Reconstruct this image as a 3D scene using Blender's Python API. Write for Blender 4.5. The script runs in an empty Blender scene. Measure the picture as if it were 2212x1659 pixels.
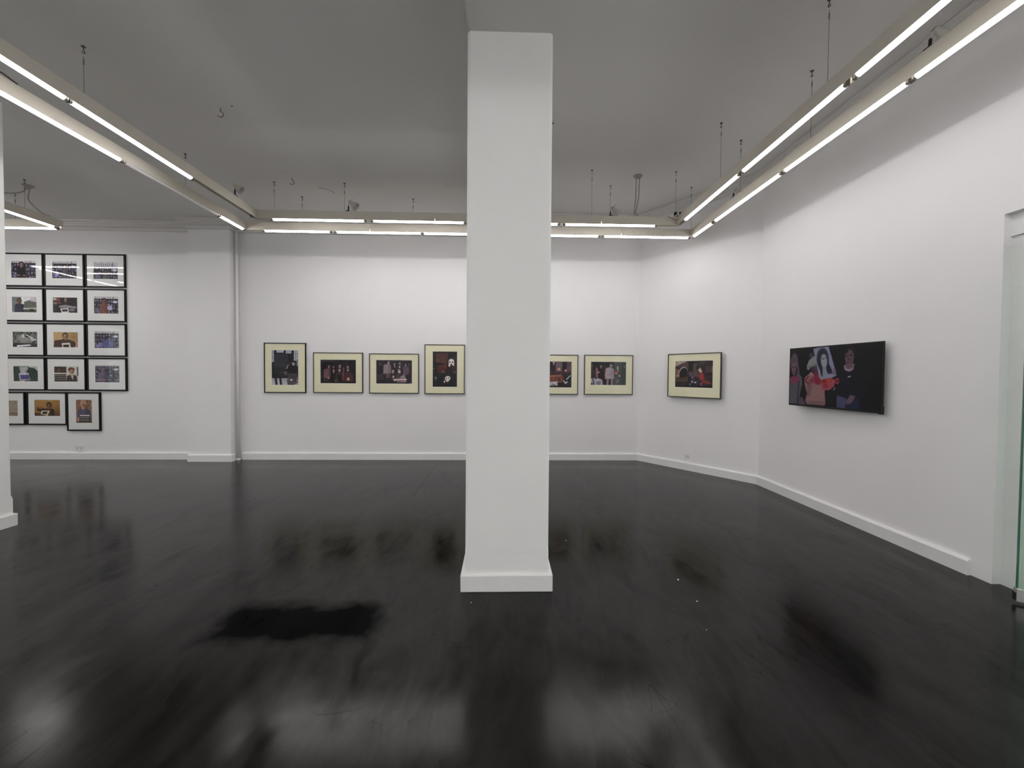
import bpy, bmesh, math, random
import numpy as np
from mathutils import Vector, Matrix
random.seed(7)
C = bpy.context.scene.collection
PI = math.pi

# ------------------------------------------------------------------ helpers
def lin(c):
    return tuple(((v/255.0)/12.92 if v/255.0 <= 0.04045 else ((v/255.0+0.055)/1.055)**2.4) for v in c)

def prop(o, label=None, cat=None, group=None, kind=None):
    if label: o['label'] = label
    if cat: o['category'] = cat
    if group: o['group'] = group
    if kind: o['kind'] = kind
    return o

def thing(name, label, cat, loc=(0, 0, 0), rz=0.0, group=None):
    o = bpy.data.objects.new(name, None); C.objects.link(o)
    o.empty_display_size = 0.05
    o.location = loc; o.rotation_euler = (0, 0, rz)
    return prop(o, label, cat, group)

def link(name, bm, m, parent=None, smooth=False):
    bmesh.ops.recalc_face_normals(bm, faces=bm.faces[:])
    me = bpy.data.meshes.new(name); bm.to_mesh(me); bm.free()
    if m: me.materials.append(m)
    if smooth:
        for p in me.polygons: p.use_smooth = True
    o = bpy.data.objects.new(name, me); C.objects.link(o)
    if parent: o.parent = parent
    return o

def struct(name, bm, m, label=None):
    o = link(name, bm, m); prop(o, label, None, None, 'structure')
    return o

def box(bm, x0, x1, y0, y1, z0, z1, bev=0.0):
    vs = [bm.verts.new((x, y, z)) for x in (x0, x1) for y in (y0, y1) for z in (z0, z1)]
    idx = [(0, 1, 3, 2), (4, 6, 7, 5), (0, 4, 5, 1), (2, 3, 7, 6), (0, 2, 6, 4), (1, 5, 7, 3)]
    fs = [bm.faces.new([vs[i] for i in f]) for f in idx]
    if bev > 0:
        es = list({e for f in fs for e in f.edges})
        bmesh.ops.bevel(bm, geom=es, offset=bev, segments=2, profile=0.5, affect='EDGES')
    return bm

def boxes(*a):
    bm = bmesh.new()
    for b in a: box(bm, *b)
    return bm

def prism(bm, pts, z0, z1):
    lo = [bm.verts.new((x, y, z0)) for x, y in pts]; hi = [bm.verts.new((x, y, z1)) for x, y in pts]
    n = len(pts)
    bm.faces.new(lo[::-1]); bm.faces.new(hi)
    for i in range(n): bm.faces.new((lo[i], lo[(i+1) % n], hi[(i+1) % n], hi[i]))
    return bm

def tube(bm, pts, r, seg=8, cap=True):
    pts = [Vector(p) for p in pts]; rings = []
    prev = None
    for i, p in enumerate(pts):
        t = (pts[min(i+1, len(pts)-1)] - pts[max(i-1, 0)]).normalized()
        if prev is None:
            a = Vector((0, 0, 1)) if abs(t.z) < 0.9 else Vector((1, 0, 0))
            u = t.cross(a).normalized()
        else:
            u = (prev - t*prev.dot(t)).normalized()
        prev = u; v = t.cross(u)
        rr = r[i] if isinstance(r, (list, tuple)) else r
        rings.append([bm.verts.new(p + (u*math.cos(2*PI*k/seg) + v*math.sin(2*PI*k/seg))*rr) for k in range(seg)])
    for a, b in zip(rings, rings[1:]):
        for k in range(seg): bm.faces.new((a[k], a[(k+1) % seg], b[(k+1) % seg], b[k]))
    if cap:
        bm.faces.new(rings[0][::-1]); bm.faces.new(rings[-1])
    return bm

def lathe(bm, org, axis, prof, seg=16, closed=False):
    """profile of (distance along axis, radius)"""
    org = Vector(org); t = Vector(axis).normalized()
    a = Vector((0, 0, 1)) if abs(t.z) < 0.9 else Vector((1, 0, 0))
    u = t.cross(a).normalized(); v = t.cross(u); rings = []
    for d, r in prof:
        rings.append([bm.verts.new(org + t*d + (u*math.cos(2*PI*k/seg)+v*math.sin(2*PI*k/seg))*max(r, 1e-4)) for k in range(seg)])
    for p, q in zip(rings, rings[1:]):
        for k in range(seg): bm.faces.new((p[k], p[(k+1) % seg], q[(k+1) % seg], q[k]))
    if closed:
        bm.faces.new(rings[0][::-1]); bm.faces.new(rings[-1])
    return bm

def sweep(bm, path, prof, closed_prof=True):
    """sweep profile (offset into the room from the wall, z) along a wall path given as (point, inward normal) mitred in plan"""
    rings = []
    for (x, y), (nx, ny) in path:
        rings.append([bm.verts.new((x+nx*o, y+ny*o, z)) for o, z in prof])
    n = len(prof)
    for a, b in zip(rings, rings[1:]):
        for k in range(n): bm.faces.new((a[k], a[(k+1) % n], b[(k+1) % n], b[k]))
    bm.faces.new(rings[0][::-1]); bm.faces.new(rings[-1])
    return bm

# ------------------------------------------------------------------ materials
def mat(name, col, rough=0.6, spec=0.5, metal=0.0, noise=0.0, nscale=6.0, bump=0.0, bscale=40.0):
    m = bpy.data.materials.new(name); m.use_nodes = True
    nt = m.node_tree; b = nt.nodes['Principled BSDF']
    b.inputs['Base Color'].default_value = (*col, 1); b.inputs['Roughness'].default_value = rough
    b.inputs['Specular IOR Level'].default_value = spec; b.inputs['Metallic'].default_value = metal
    tc = nt.nodes.new('ShaderNodeTexCoord')
    if noise > 0:
        n = nt.nodes.new('ShaderNodeTexNoise'); n.inputs['Scale'].default_value = nscale; n.inputs['Detail'].default_value = 3
        r = nt.nodes.new('ShaderNodeMapRange'); r.inputs['From Min'].default_value = .3; r.inputs['From Max'].default_value = .7
        r.inputs['To Min'].default_value = 1-noise; r.inputs['To Max'].default_value = 1+noise
        mx = nt.nodes.new('ShaderNodeVectorMath'); mx.operation = 'SCALE'
        mx.inputs[0].default_value = col
        nt.links.new(tc.outputs['Object'], n.inputs['Vector']); nt.links.new(n.outputs['Fac'], r.inputs['Value'])
        nt.links.new(r.outputs['Result'], mx.inputs['Scale']); nt.links.new(mx.outputs['Vector'], b.inputs['Base Color'])
    if bump > 0:
        n2 = nt.nodes.new('ShaderNodeTexNoise'); n2.inputs['Scale'].default_value = bscale; n2.inputs['Detail'].default_value = 3
        bp = nt.nodes.new('ShaderNodeBump'); bp.inputs['Strength'].default_value = bump; bp.inputs['Distance'].default_value = 0.01
        nt.links.new(tc.outputs['Object'], n2.inputs['Vector']); nt.links.new(n2.outputs['Fac'], bp.inputs['Height'])
        nt.links.new(bp.outputs['Normal'], b.inputs['Normal'])
    return m

def emit(name, col, s):
    m = bpy.data.materials.new(name); m.use_nodes = True; nt = m.node_tree; nt.nodes.clear()
    e = nt.nodes.new('ShaderNodeEmission'); e.inputs[0].default_value = (*col, 1); e.inputs[1].default_value = s
    o = nt.nodes.new('ShaderNodeOutputMaterial'); nt.links.new(e.outputs[0], o.inputs[0]); return m

def glass_mat(name, tint=(1, 1, 1), ior=1.45, rough=0.0):
    m = bpy.data.materials.new(name); m.use_nodes = True; nt = m.node_tree; nt.nodes.clear()
    t = nt.nodes.new('ShaderNodeBsdfTransparent'); t.inputs[0].default_value = (*tint, 1)
    g = nt.nodes.new('ShaderNodeBsdfGlossy'); g.inputs['Roughness'].default_value = rough
    f = nt.nodes.new('ShaderNodeFresnel'); ge = nt.nodes.new('ShaderNodeNewGeometry'); mr = nt.nodes.new('ShaderNodeMapRange')
    mr.inputs[3].default_value = ior; mr.inputs[4].default_value = 1/ior      # a thin pane reflects alike from both sides
    nt.links.new(ge.outputs['Backfacing'], mr.inputs[0]); nt.links.new(mr.outputs[0], f.inputs['IOR'])
    mx = nt.nodes.new('ShaderNodeMixShader'); o = nt.nodes.new('ShaderNodeOutputMaterial')
    nt.links.new(f.outputs[0], mx.inputs[0]); nt.links.new(t.outputs[0], mx.inputs[1]); nt.links.new(g.outputs[0], mx.inputs[2])
    nt.links.new(mx.outputs[0], o.inputs[0]); return m

TUBE_STRENGTH = 29.0
M = {}
M['wall'] = mat('white_wall_paint', (.86, .842, .845), .75, .3, noise=.012, nscale=1.3, bump=.06, bscale=14)
M['pillar'] = mat('pillar_plaster_paint', (.86, .858, .838), .7, .3, noise=.012, nscale=3, bump=.16, bscale=9)
M['trim'] = mat('trim_gloss_paint', (.82, .81, .805), .38, .5, noise=.02, nscale=5, bump=.08, bscale=12)
M['ceil'] = mat('ceiling_paint', (.74, .725, .705), .85, .2, noise=.015, nscale=.9)
M['housing'] = mat('cream_enamel', (.63, .585, .505), .45, .4, noise=.03, nscale=3)
for key, k in (('tube', 1.0), ('tube_right', .54), ('tube_back', .98), ('tube_front_fill', 2.7), ('tube_far', 1.0)):   # strength balanced per run for wall brightness; front tubes are added fill
    M[key] = emit('lit_fluorescent_'+key, (1.0, .984, .985), TUBE_STRENGTH*k)
M['dead'] = mat('unlit_fluorescent_tube', (.75, .73, .72), .3, .5)
M['capm'] = mat('tube_end_metal', (.45, .43, .40), .35, .5, metal=.8)
M['holder'] = mat('lamp_holder_plastic', (.10, .095, .08), .4, .5)
M['wire'] = mat('steel_wire', (.24, .23, .215), .5, .4, metal=.3)
M['hook'] = mat('hook_iron', (.10, .095, .09), .5, .4, metal=.3)
M['cablew'] = mat('grey_cable_sheath', (.42, .40, .37), .5, .4)
M['cableb'] = mat('black_rubber', (.012, .011, .012), .5, .4)
M['lampw'] = mat('lamp_enamel', (.50, .48, .44), .4, .5)
M['lampin'] = mat('lamp_reflector_inside', (.12, .115, .11), .5, .4)
M['frameb'] = mat('black_frame_lacquer', (.005, .005, .005), .4, .2)
M['framed'] = mat('dark_olive_metal_frame', (.030, .028, .020), .35, .5, metal=.2)
M['matw'] = mat('white_mount_board', (.78, .775, .76), .9, .2)
M['matc'] = mat('cream_mount_board', (.85, .81, .585), .9, .2, noise=.015, nscale=5)
M['bevel'] = mat('mount_board_core', (.88, .88, .84), .9, .2)
M['pglass'] = glass_mat('picture_glass', (1, 1, 1), 1.42)
M['wglass'] = glass_mat('window_glass', (.97, 1, .98), 1.45)
M['dglass'] = glass_mat('green_door_glass', (.86, .95, .89), 1.5)
M['dedge'] = mat('green_glass_edge', (.03, .12, .08), .1, .6)
M['steel'] = mat('brushed_steel', (.62, .64, .60), .35, .5, metal=.7)
M['tvb'] = mat('tv_black_plastic', (.004, .004, .005), .35, .4)
M['white'] = mat('white_plastic', (.78, .77, .75), .4, .5)
M['slot'] = mat('outlet_slot', (.28, .27, .26), .6, .3)
M['crumb'] = mat('white_paper_crumb', (.8, .8, .78), .9, .2)
M['pave'] = mat('pavement_concrete', (.35, .34, .33), .9, .2, noise=.1, nscale=3)
M['mull'] = mat('window_frame_aluminium', (.30, .30, .29), .4, .5, metal=.4)

# floor: dark polished concrete with streaks, scratches, one joint and a black stain
def floor_material():
    m = bpy.data.materials.new('dark_polished_concrete'); m.use_nodes = True; nt = m.node_tree
    b = nt.nodes['Principled BSDF']; L = nt.links.new
    tc = nt.nodes.new('ShaderNodeTexCoord'); P = tc.outputs['Object']
    def mapping(sx, sy, rz=0.0, loc=(0, 0, 0)):
        n = nt.nodes.new('ShaderNodeMapping'); n.inputs['Scale'].default_value = (sx, sy, 1); n.inputs['Rotation'].default_value = (0, 0, rz)
        n.inputs['Location'].default_value = loc; L(P, n.inputs['Vector']); return n.outputs[0]
    def noise(vec, s, d=6, r=.55, dist=0.0):
        n = nt.nodes.new('ShaderNodeTexNoise'); n.inputs['Scale'].default_value = s; n.inputs['Detail'].default_value = d
        n.inputs['Roughness'].default_value = r; n.inputs['Distortion'].default_value = dist; L(vec, n.inputs['Vector']); return n.outputs['Fac']
    def mr(v, a, c, lo, hi):
        n = nt.nodes.new('ShaderNodeMapRange'); n.inputs[1].default_value = a; n.inputs[2].default_value = c
        n.inputs[3].default_value = lo; n.inputs[4].default_value = hi; L(v, n.inputs[0]); return n.outputs[0]
    def mth(op, a, c=None):
        n = nt.nodes.new('ShaderNodeMath'); n.operation = op
        for i, v in enumerate((a, c)):
            if v is None: continue
            if isinstance(v, (int, float)): n.inputs[i].default_value = v
            else: L(v, n.inputs[i])
        return n.outputs[0]
    sep = nt.nodes.new('ShaderNodeSeparateXYZ'); L(P, sep.inputs[0]); X, Y = sep.outputs[0], sep.outputs[1]
    streak = noise(mapping(1.0, .42, .22), 2.6, 6, .62, 1.6)
    streak2 = noise(mapping(1.0, .30, -.16, (2, 5, 0)), 7.0, 5, .65, 1.2)
    cloud = noise(P, .9, 4, .55, .8)
    fine = noise(P, 42, 3, .6)
    # stain : rounded box distance, wobbling
    wob = mth('MULTIPLY', mth('SUBTRACT', noise(P, 5, 4), .5), .22)
    def boxmask(cx, cy, hx, hy, soft):
        dx = mth('SUBTRACT', mth('ABSOLUTE', mth('SUBTRACT', X, cx)), hx)
        dy = mth('SUBTRACT', mth('ABSOLUTE', mth('SUBTRACT', Y, cy)), hy)
        d = mth('ADD', mth('MAXIMUM', dx, dy), wob)
        return mr(d, -soft, soft, 1, 0)
    stain = boxmask(-1.20, 2.43, .47, .185, .06)
    # scratches: thin ridges of stretched noise
    sc = mth('ABSOLUTE', mth('SUBTRACT', noise(mapping(1, .18, .9), 7, 1, .3, .5), .5))
    sc2 = mth('ABSOLUTE', mth('SUBTRACT', noise(mapping(.18, 1, .4, (3, 1, 0)), 7, 1, .3, .5), .5))
    msk = mr(noise(P, 2.2, 3), .46, .56, 0, 1)
    sc3 = mth('ABSOLUTE', mth('SUBTRACT', noise(mapping(1, .5, -.5, (7, 2, 0)), 15, 1, .3, .3), .5))
    sc2 = mth('MINIMUM', sc2, mth('ADD', mth('MULTIPLY', sc3, .55), mr(noise(P, 5, 2), .50, .56, .02, 0)))
    scr = mth('MULTIPLY', mth('MAXIMUM', mr(sc, 0, .0042, 1, 0), mr(sc2, 0, .0042, 1, 0)), msk)
    joint = mth('MULTIPLY', mr(mth('ABSOLUTE', mth('SUBTRACT', X, -1.075)), .003, .007, 1, 0), mr(Y, 4.7, 5.0, 0, 1))
    # colour
    ramp = nt.nodes.new('ShaderNodeMix'); ramp.data_type = 'RGBA'
    ramp.inputs['A'].default_value = (.0030, .0028, .0026, 1); ramp.inputs['B'].default_value = (.0100, .0092, .0087, 1)
    t = mth('ADD', mth('MULTIPLY', mr(streak, .3, .7, 0, 1), .6), mth('MULTIPLY', mr(cloud, .3, .7, 0, 1), .4))
    L(t, ramp.inputs['Factor'])
    dark = nt.nodes.new('ShaderNodeMix'); dark.data_type = 'RGBA'; dark.inputs['B'].default_value = (.0015, .0014, .0014, 1)
    L(mth('MAXIMUM', stain, mth('MULTIPLY', mth('MAXIMUM', scr, joint), .85)), dark.inputs['Factor']); L(ramp.outputs['Result'], dark.inputs['A'])
    L(dark.outputs['Result'], b.inputs['Base Color'])
    ro = mth('ADD', mth('ADD', mr(streak, .3, .7, .11, .20), mr(cloud, .3, .7, -.02, .05)), mr(streak2, .3, .7, -.02, .03))
    L(mth('ADD', ro, mth('MULTIPLY', stain, .15)), b.inputs['Roughness'])
    sp = mth('MULTIPLY', mr(mth('ADD', streak2, mth('SUBTRACT', streak, .5)), .25, .75, .14, .27), mth('SUBTRACT', 1.0, mth('MULTIPLY', mth('MAXIMUM', stain, mth('MULTIPLY', mth('MAXIMUM', mth('MULTIPLY', scr, .7), joint), .7)), .93)))
    L(sp, b.inputs['Specular IOR Level'])
    b.inputs['Specular Tint'].default_value = (1, .955, .92, 1)
    bp = nt.nodes.new('ShaderNodeBump'); bp.inputs['Strength'].default_value = .06; bp.inputs['Distance'].default_value = .01
    h = mth('ADD', mth('MULTIPLY', noise(P, 1.6, 3), .8), mth('ADD', mth('MULTIPLY', streak, .35), mth('MULTIPLY', fine, .035)))
    L(h, bp.inputs['Height']); L(bp.outputs['Normal'], b.inputs['Normal'])
    return m
M['floor'] = floor_material()

# printed pictures: colour stored on the vertices of a fine grid
def print_mat(name, rough=.45, emission=0.0):
    m = bpy.data.materials.new(name); m.use_nodes = True; nt = m.node_tree; b = nt.nodes['Principled BSDF']
    a = nt.nodes.new('ShaderNodeAttribute'); a.attribute_name = 'ink'
    nt.links.new(a.outputs['Color'], b.inputs['Base Color']); b.inputs['Roughness'].default_value = rough
    b.inputs['Specular IOR Level'].default_value = .2
    if emission > 0:
        b.inputs['Base Color'].default_value = (.004, .004, .005, 1); nt.links.remove(b.inputs['Base Color'].links[0])
        nt.links.new(a.outputs['Color'], b.inputs['Emission Color']); b.inputs['Emission Strength'].default_value = emission
        b.inputs['Specular IOR Level'].default_value = .25
    return m
M['print'] = print_mat('photographic_print')
M['screen'] = print_mat('lit_screen', .35, .47)

class Pic:
    def __init__(s, w, h, bg):
        s.w, s.h = w, h; s.asp = w/h
        yy, xx = np.mgrid[0:h, 0:w]; s.x = (xx+.5)/w; s.y = (yy+.5)/h
        s.a = np.zeros((h, w, 3)); s.a[:] = bg
        s.r = np.random.default_rng(w*31+h+int(sum(bg)))
    def mix(s, al, c, k=1.0):
        al = np.clip(al*k, 0, 1)[..., None]; s.a = s.a*(1-al)+np.array(c, float)*al
    def e(s, cx, cy, rx, ry, c, k=1.0, soft=.25, rot=0.0):
        dx, dy = (s.x-cx)*s.asp, s.y-cy; rx *= s.asp
        if rot:
            ca, sa = math.cos(rot), math.sin(rot); dx, dy = dx*ca+dy*sa, -dx*sa+dy*ca
        d = np.sqrt((dx/rx)**2+(dy/ry)**2); s.mix((1-d)/soft+.5, c, k)
    def p(s, pts, c, k=1.0):
        acc = np.zeros_like(s.x); n = len(pts)
        for ox in (-.33, 0, .33):
            for oy in (-.33, 0, .33):
                X, Y = s.x+ox/s.w, s.y+oy/s.h; ins = np.zeros_like(X, bool)
                for i in range(n):
                    (x1, y1), (x2, y2) = pts[i], pts[(i+1) % n]
                    if y1 == y2: continue
                    ins ^= ((y1 > Y) != (y2 > Y)) & (X < (x2-x1)*(Y-y1)/(y2-y1)+x1)
                acc += ins
        s.mix(acc/9.0, c, k)
    def r_(s, x0, y0, x1, y1, c, k=1.0): s.p([(x0, y0), (x1, y0), (x1, y1), (x0, y1)], c, k)
    def l(s, pts, wd, c, k=1.0):
        for (x1, y1), (x2, y2) in zip(pts, pts[1:]):
            ax, ay, bx, by = x1*s.asp, y1, x2*s.asp, y2; px, py = s.x*s.asp, s.y
            L2 = (bx-ax)**2+(by-ay)**2+1e-9; t = np.clip(((px-ax)*(bx-ax)+(py-ay)*(by-ay))/L2, 0, 1)
            d = np.hypot(px-ax-t*(bx-ax), py-ay-t*(by-ay)); s.mix((wd-d)/(wd*.7)+.5, c, k)
    def mottle(s, amt, cell=6):
        gh, gw = s.h//cell+2, s.w//cell+2; g = s.r.normal(0, 1, (gh, gw, 1))
        iy = s.y*(gh-2); ix = s.x*(gw-2); y0 = iy.astype(int); x0 = ix.astype(int); fy = (iy-y0)[..., None]; fx = (ix-x0)[..., None]
        v = (g[y0, x0]*(1-fx)+g[y0, x0+1]*fx)*(1-fy)+(g[y0+1, x0]*(1-fx)+g[y0+1, x0+1]*fx)*fy
        s.a = np.clip(s.a+v*amt, 0, 255)
    def face(s, cx, cy, rx, skin, hair, shade=.55, ry=None):
        ry = ry or rx*s.asp*1.35; sk = np.array(skin, float); dk = sk*shade
        s.e(cx, cy-ry*.25, rx*1.22, ry*1.08, hair, soft=.2); s.e(cx, cy+ry*.12, rx*.88, ry*.88, sk, soft=.25)
        s.e(cx+rx*.45, cy+ry*.25, rx*.4, ry*.6, dk, .5, .6)
        for q in (-.36, .36): s.e(cx+q*rx, cy, rx*.2, ry*.1, dk*.55, .9, .5)
        s.e(cx, cy+ry*.28, rx*.12, ry*.14, dk, .6, .6); s.e(cx, cy+ry*.52, rx*.3, ry*.08, dk*.7, .8, .5)
    def body(s, cx, top, wd, bot, c, c2=None, ):
        s.p([(cx-wd*.22, top), (cx+wd*.22, top), (cx+wd*.5, top+(bot-top)*.14), (cx+wd*.55, bot), (cx-wd*.55, bot), (cx-wd*.5, top+(bot-top)*.14)], c)
        if c2 is not None: s.p([(cx+wd*.1, top+.02), (cx+wd*.5, top+(bot-top)*.16), (cx+wd*.55, bot), (cx+wd*.2, bot)], c2, .6)
    def person(s, cx, hy, rx, skin, hair, cloth, bot=1.0, wide=3.4):
        ry = rx*s.asp*1.35
        s.body(cx, hy+ry*.75, rx*wide, bot, cloth, np.array(cloth)*.7); s.e(cx, hy+ry*.85, rx*.45, ry*.35, np.array(skin)*.8)
        s.face(cx, hy, rx, skin, hair)

def grid_mesh(name, pic, x0, x1, z0, z1, y, m, parent):
    """flat sheet facing -y carrying the picture on its vertices"""
    h, w = pic.h, pic.w
    xs = np.linspace(x0, x1, w); zs = np.linspace(z1, z0, h)
    co = np.zeros((h, w, 3)); co[..., 0] = xs[None, :]; co[..., 1] = y; co[..., 2] = zs[:, None]
    i = np.arange(h*w).reshape(h, w)
    f = np.stack([i[1:, :-1], i[1:, 1:], i[:-1, 1:], i[:-1, :-1]], -1).reshape(-1, 4)
    me = bpy.data.meshes.new(name); me.from_pydata(co.reshape(-1, 3).tolist(), [], f.tolist())
    at = me.color_attributes.new('ink', 'FLOAT_COLOR', 'POINT')
    v = np.clip(pic.a/255.0, 0, 1); v = np.where(v <= .04045, v/12.92, ((v+.055)/1.055)**2.4)
    rgba = np.ones((h*w, 4), np.float32); rgba[:, :3] = v.reshape(-1, 3); at.data.foreach_set('color', rgba.ravel())
    me.materials.append(m); me.update()
    o = bpy.data.objects.new(name, me); C.objects.link(o); o.parent = parent
    return o

# ------------------------------------------------------------------ room shell
BW, RW, LW, FW = 7.05, 3.575, -10.6, -4.2          # back, right, left, street side
CL, CR, BEAM = 4.02, 4.26, 3.80
DG0, DG1 = (2.41, 7.05), (3.575, 5.48)

struct('floor', prism(bmesh.new(), [(LW-.2, FW-.2), (RW+2.2, FW-.2), (RW+2.2, 5.48), (RW+.2, 5.6), (2.5, 7.25), (LW-.2, 7.25)], -.12, 0), M['floor'])
struct('ceiling', boxes((LW-.2, -.26, FW-.2, BW+.2, CL, CL+.5), (.345, RW+.2, FW-.2, BW+.2, CR, CR+.26)), M['ceil'])
bm = bmesh.new()
prism(bm, [(-.26, FW), (.345, FW), (.345, BW), (-.26, BW)], BEAM, CL+.5)
es = [e for e in bm.edges if all(abs(v.co.z-BEAM) < 1e-5 for v in e.verts) and abs(e.verts[0].co.x-e.verts[1].co.x) < 1e-5]
bmesh.ops.bevel(bm, geom=es, offset=.018, segments=2, affect='EDGES')
struct('ceiling_beam', bm, M['ceil'])
struct('wall_back', boxes((LW-.2, DG0[0], BW, BW+.2, 0, 4.6)), M['wall'])
# diagonal wall
nx, ny = .80428, .59425
struct('wall_diagonal', prism(bmesh.new(), [DG0, DG1, (DG1[0]+nx*.2, DG1[1]+ny*.2), (DG0[0]+nx*.2, DG0[1]+ny*.2)], 0, 4.6), M['wall'])
# right wall with the street doorway
struct('wall_right', boxes((RW, RW+.22, 2.805, 5.48, 0, 4.6), (RW, RW+.22, FW, 2.805, 2.666, 4.6), (RW, RW+.22, FW, .55, 0, 2.666)), M['wall'])

struct('wall_front', boxes((LW-.2, RW+.22, FW-.2, FW, 0, 4.6)), M['wall'])
# street side: three shop windows in the far left wall
wins = [(-3.8, -2.2), (-1.9, -.1), (.3, 2.9)]
ws = [(FW, wins[0][0]), (wins[0][1], wins[1][0]), (wins[1][1], wins[2][0]), (wins[2][1], BW)]
struct('wall_left', boxes(*[(LW-.2, LW, a, b, 0, 4.6) for a, b in ws], *[(LW-.2, LW, a, b, 0, .35) for a, b in wins], *[(LW-.2, LW, a, b, 2.75, 4.6) for a, b in wins]), M['wall'])
for i, (a, b) in enumerate(wins):
    w = bmesh.new(); n = 2; t = .05
    for k in range(n+1):
        y = a+(b-a)*k/n; y0 = min(max(y-t/2, a), b-t); box(w, LW-.13, LW-.07, y0, y0+t, .35, 2.75)
    box(w, LW-.13, LW-.07, a, b, .35, .40); box(w, LW-.13, LW-.07, a, b, 2.70, 2.75)
    wf = struct('window_%d' % (i+1), w, M['mull'])
    link('window_pane', boxes((LW-.105, LW-.095, a+.01, b-.01, .36, 2.74)), M['wglass'], wf)
struct('sidewalk', boxes((LW-9, LW-.2, -14, 16, -.14, -.02)), M['pave'])

# pilaster on the back wall, cornices
struct('pilaster', boxes((-5.222, -4.548, 6.88, BW, 0, CL)), M['wall'])
def cornice(zc):
    return [(0, zc), (.135, zc), (.135, zc-.022), (.105, zc-.030), (.105, zc-.048), (.078, zc-.056), (.078, zc-.072), (.045, zc-.086), (.022, zc-.092), (.022, zc-.135), (0, zc-.140)]
s2 = 1.0
bm = bmesh.new(); c1 = cornice(CL-.002)
sweep(bm, [((LW, BW), (0, -1)), ((-5.222, BW), (-1, -1)), ((-5.222, 6.88), (-1, -1)), ((-4.548, 6.88), (1, -1)), ((-4.548, BW), (1, -1)), ((-.26, BW), (0, -1))], c1)
struct('trim_1', bm, M['ceil'])
k = math.tan(math.radians(53.5/2)); dn = (-nx, -ny)
bm = bmesh.new(); c2 = cornice(CR-.002)
def mitre(n1, n2):
    s = (n1[0]+n2[0], n1[1]+n2[1]); d = 1+n1[0]*n2[0]+n1[1]*n2[1]; return (s[0]/d, s[1]/d)
sweep(bm, [((.345, BW), (0, -1)), (DG0, mitre((0, -1), dn)), (DG1, mitre(dn, (-1, 0))), ((RW, FW), (-1, 0))], c2)
struct('trim_2', bm, M['ceil'])
# baseboards
bb = [(0, 0), (.030, 0), (.030, .106), (.020, .119), (0, .124)]
bm = bmesh.new(); sweep(bm, [((LW, BW), (0, -1)), ((-5.222, BW), (-1, -1)), ((-5.222, 6.88), (-1, -1)), ((-4.548, 6.88), (1, -1)), ((-4.548, 6.95), (1, 0))], bb)
struct('baseboard_left', bm, M['trim'])
bm = bmesh.new(); sweep(bm, [((-4.455, BW), (0, -1)), (DG0, mitre((0, -1), dn)), (DG1, mitre(dn, (-1, 0))), ((RW, 2.935), (-1, 0))], [(o*(1.0), z) for o, z in bb])
struct('baseboard_back', bm, M['trim'])

# the pillar: chamfered shaft, square foot, painted base
def pillar(name, x0, x1, y0, y1, top, ch=.018, base=(.030, .030, .020, .020)):
    bm = bmesh.new()
    sq = [(x0, y0), (x1, y0), (x1, y1), (x0, y1)]
    oc = [(x0+ch, y0), (x1-ch, y0), (x1, y0+ch), (x1, y1-ch), (x1-ch, y1), (x0+ch, y1), (x0, y1-ch), (x0, y0+ch)]
    prism(bm, oc, .30, top)
    # tapered stop from the square foot to the chamfer
    lo8 = [(x0, y0), (x1, y0), (x1, y0), (x1, y1), (x1, y1), (x0, y1), (x0, y1), (x0, y0)]
    a = [bm.verts.new((x+(ox-x)*.04, y+(oy-y)*.04, .265)) for (x, y), (ox, oy) in zip(lo8, oc)]
    b = [bm.verts.new((x, y, .30)) for x, y in oc]
    for i in range(8): bm.faces.new((a[i], a[(i+1) % 8], b[(i+1) % 8], b[i]))
    prism(bm, sq, 0, .266)
    o = struct(name, bm, M['pillar'])
    l, r, f, bk = base
    b2 = bmesh.new(); box(b2, x0-l, x1+r, y0-f, y1+bk, 0, .118, .006)
    # soft lumps of old paint
    for v in b2.verts:
        v.co.x += random.uniform(-.0015, .0015); v.co.z += random.uniform(-.001, .001) if v.co.z > .02 else 0
    link('pillar_base', b2, M['trim'], o)
    return o
pillar('pillar', -.243, .333, 2.76, 3.34, BEAM)
pillar('pillar.001', -5.30, -4.722, 3.41, 3.995, CL, base=(.024, .024, .02, .02))

# doorway in the right wall: recessed white panel beside a glass door
bm = boxes((3.622, 3.79, .55, 2.805, 2.51, 2.666), (3.640, 3.79, 2.40, 2.805, 0, 2.51))
struct('door_1', bm, M['trim'], 'white recessed door surround in the right wall')
# glass door leaf standing open, with steel bottom rail
d2 = bpy.data.objects.new('door_2', None); C.objects.link(d2); d2.location = (3.438, 2.565, 0); d2.rotation_euler = (0, 0, -math.radians(32)); d2['kind'] = 'structure'
link('door_glass', boxes((.008, .86, -.006, .006, .10, 2.45)), M['dglass'], d2)
link('glass_edge', boxes((0, .008, -.006, .006, .10, 2.45)), M['dedge'], d2)
bm = bmesh.new(); box(bm, -.004, .86, -.022, .022, .018, .105, .003); link('bottom_rail', bm, M['steel'], d2)
link('rail_cap', boxes((-.009, -.0045, -.018, .018, .024, .075)), M['cableb'], d2)
bm = bmesh.new(); box(bm, 0, .86, -.022, .022, 2.45, 2.50, .003); link('top_rail', bm, M['steel'], d2)

# painted pipe in the corner beside the pilaster
t = thing('wall_pipe', 'white painted vertical pipe in the corner beside the pilaster', 'pipe', (-4.497, 6.985, 0))
bm = bmesh.new(); tube(bm, [(0, 0, .004), (0, 0, 3.87)], .024, 14); link('pipe', bm, M['wall'], t, True)
bm = bmesh.new(); lathe(bm, (0, 0, .002), (0, 0, 1), [(0, .040), (.012, .040), (.022, .030), (.03, .026)], 16, True); link('floor_collar', bm, M['trim'], t, True)

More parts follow.
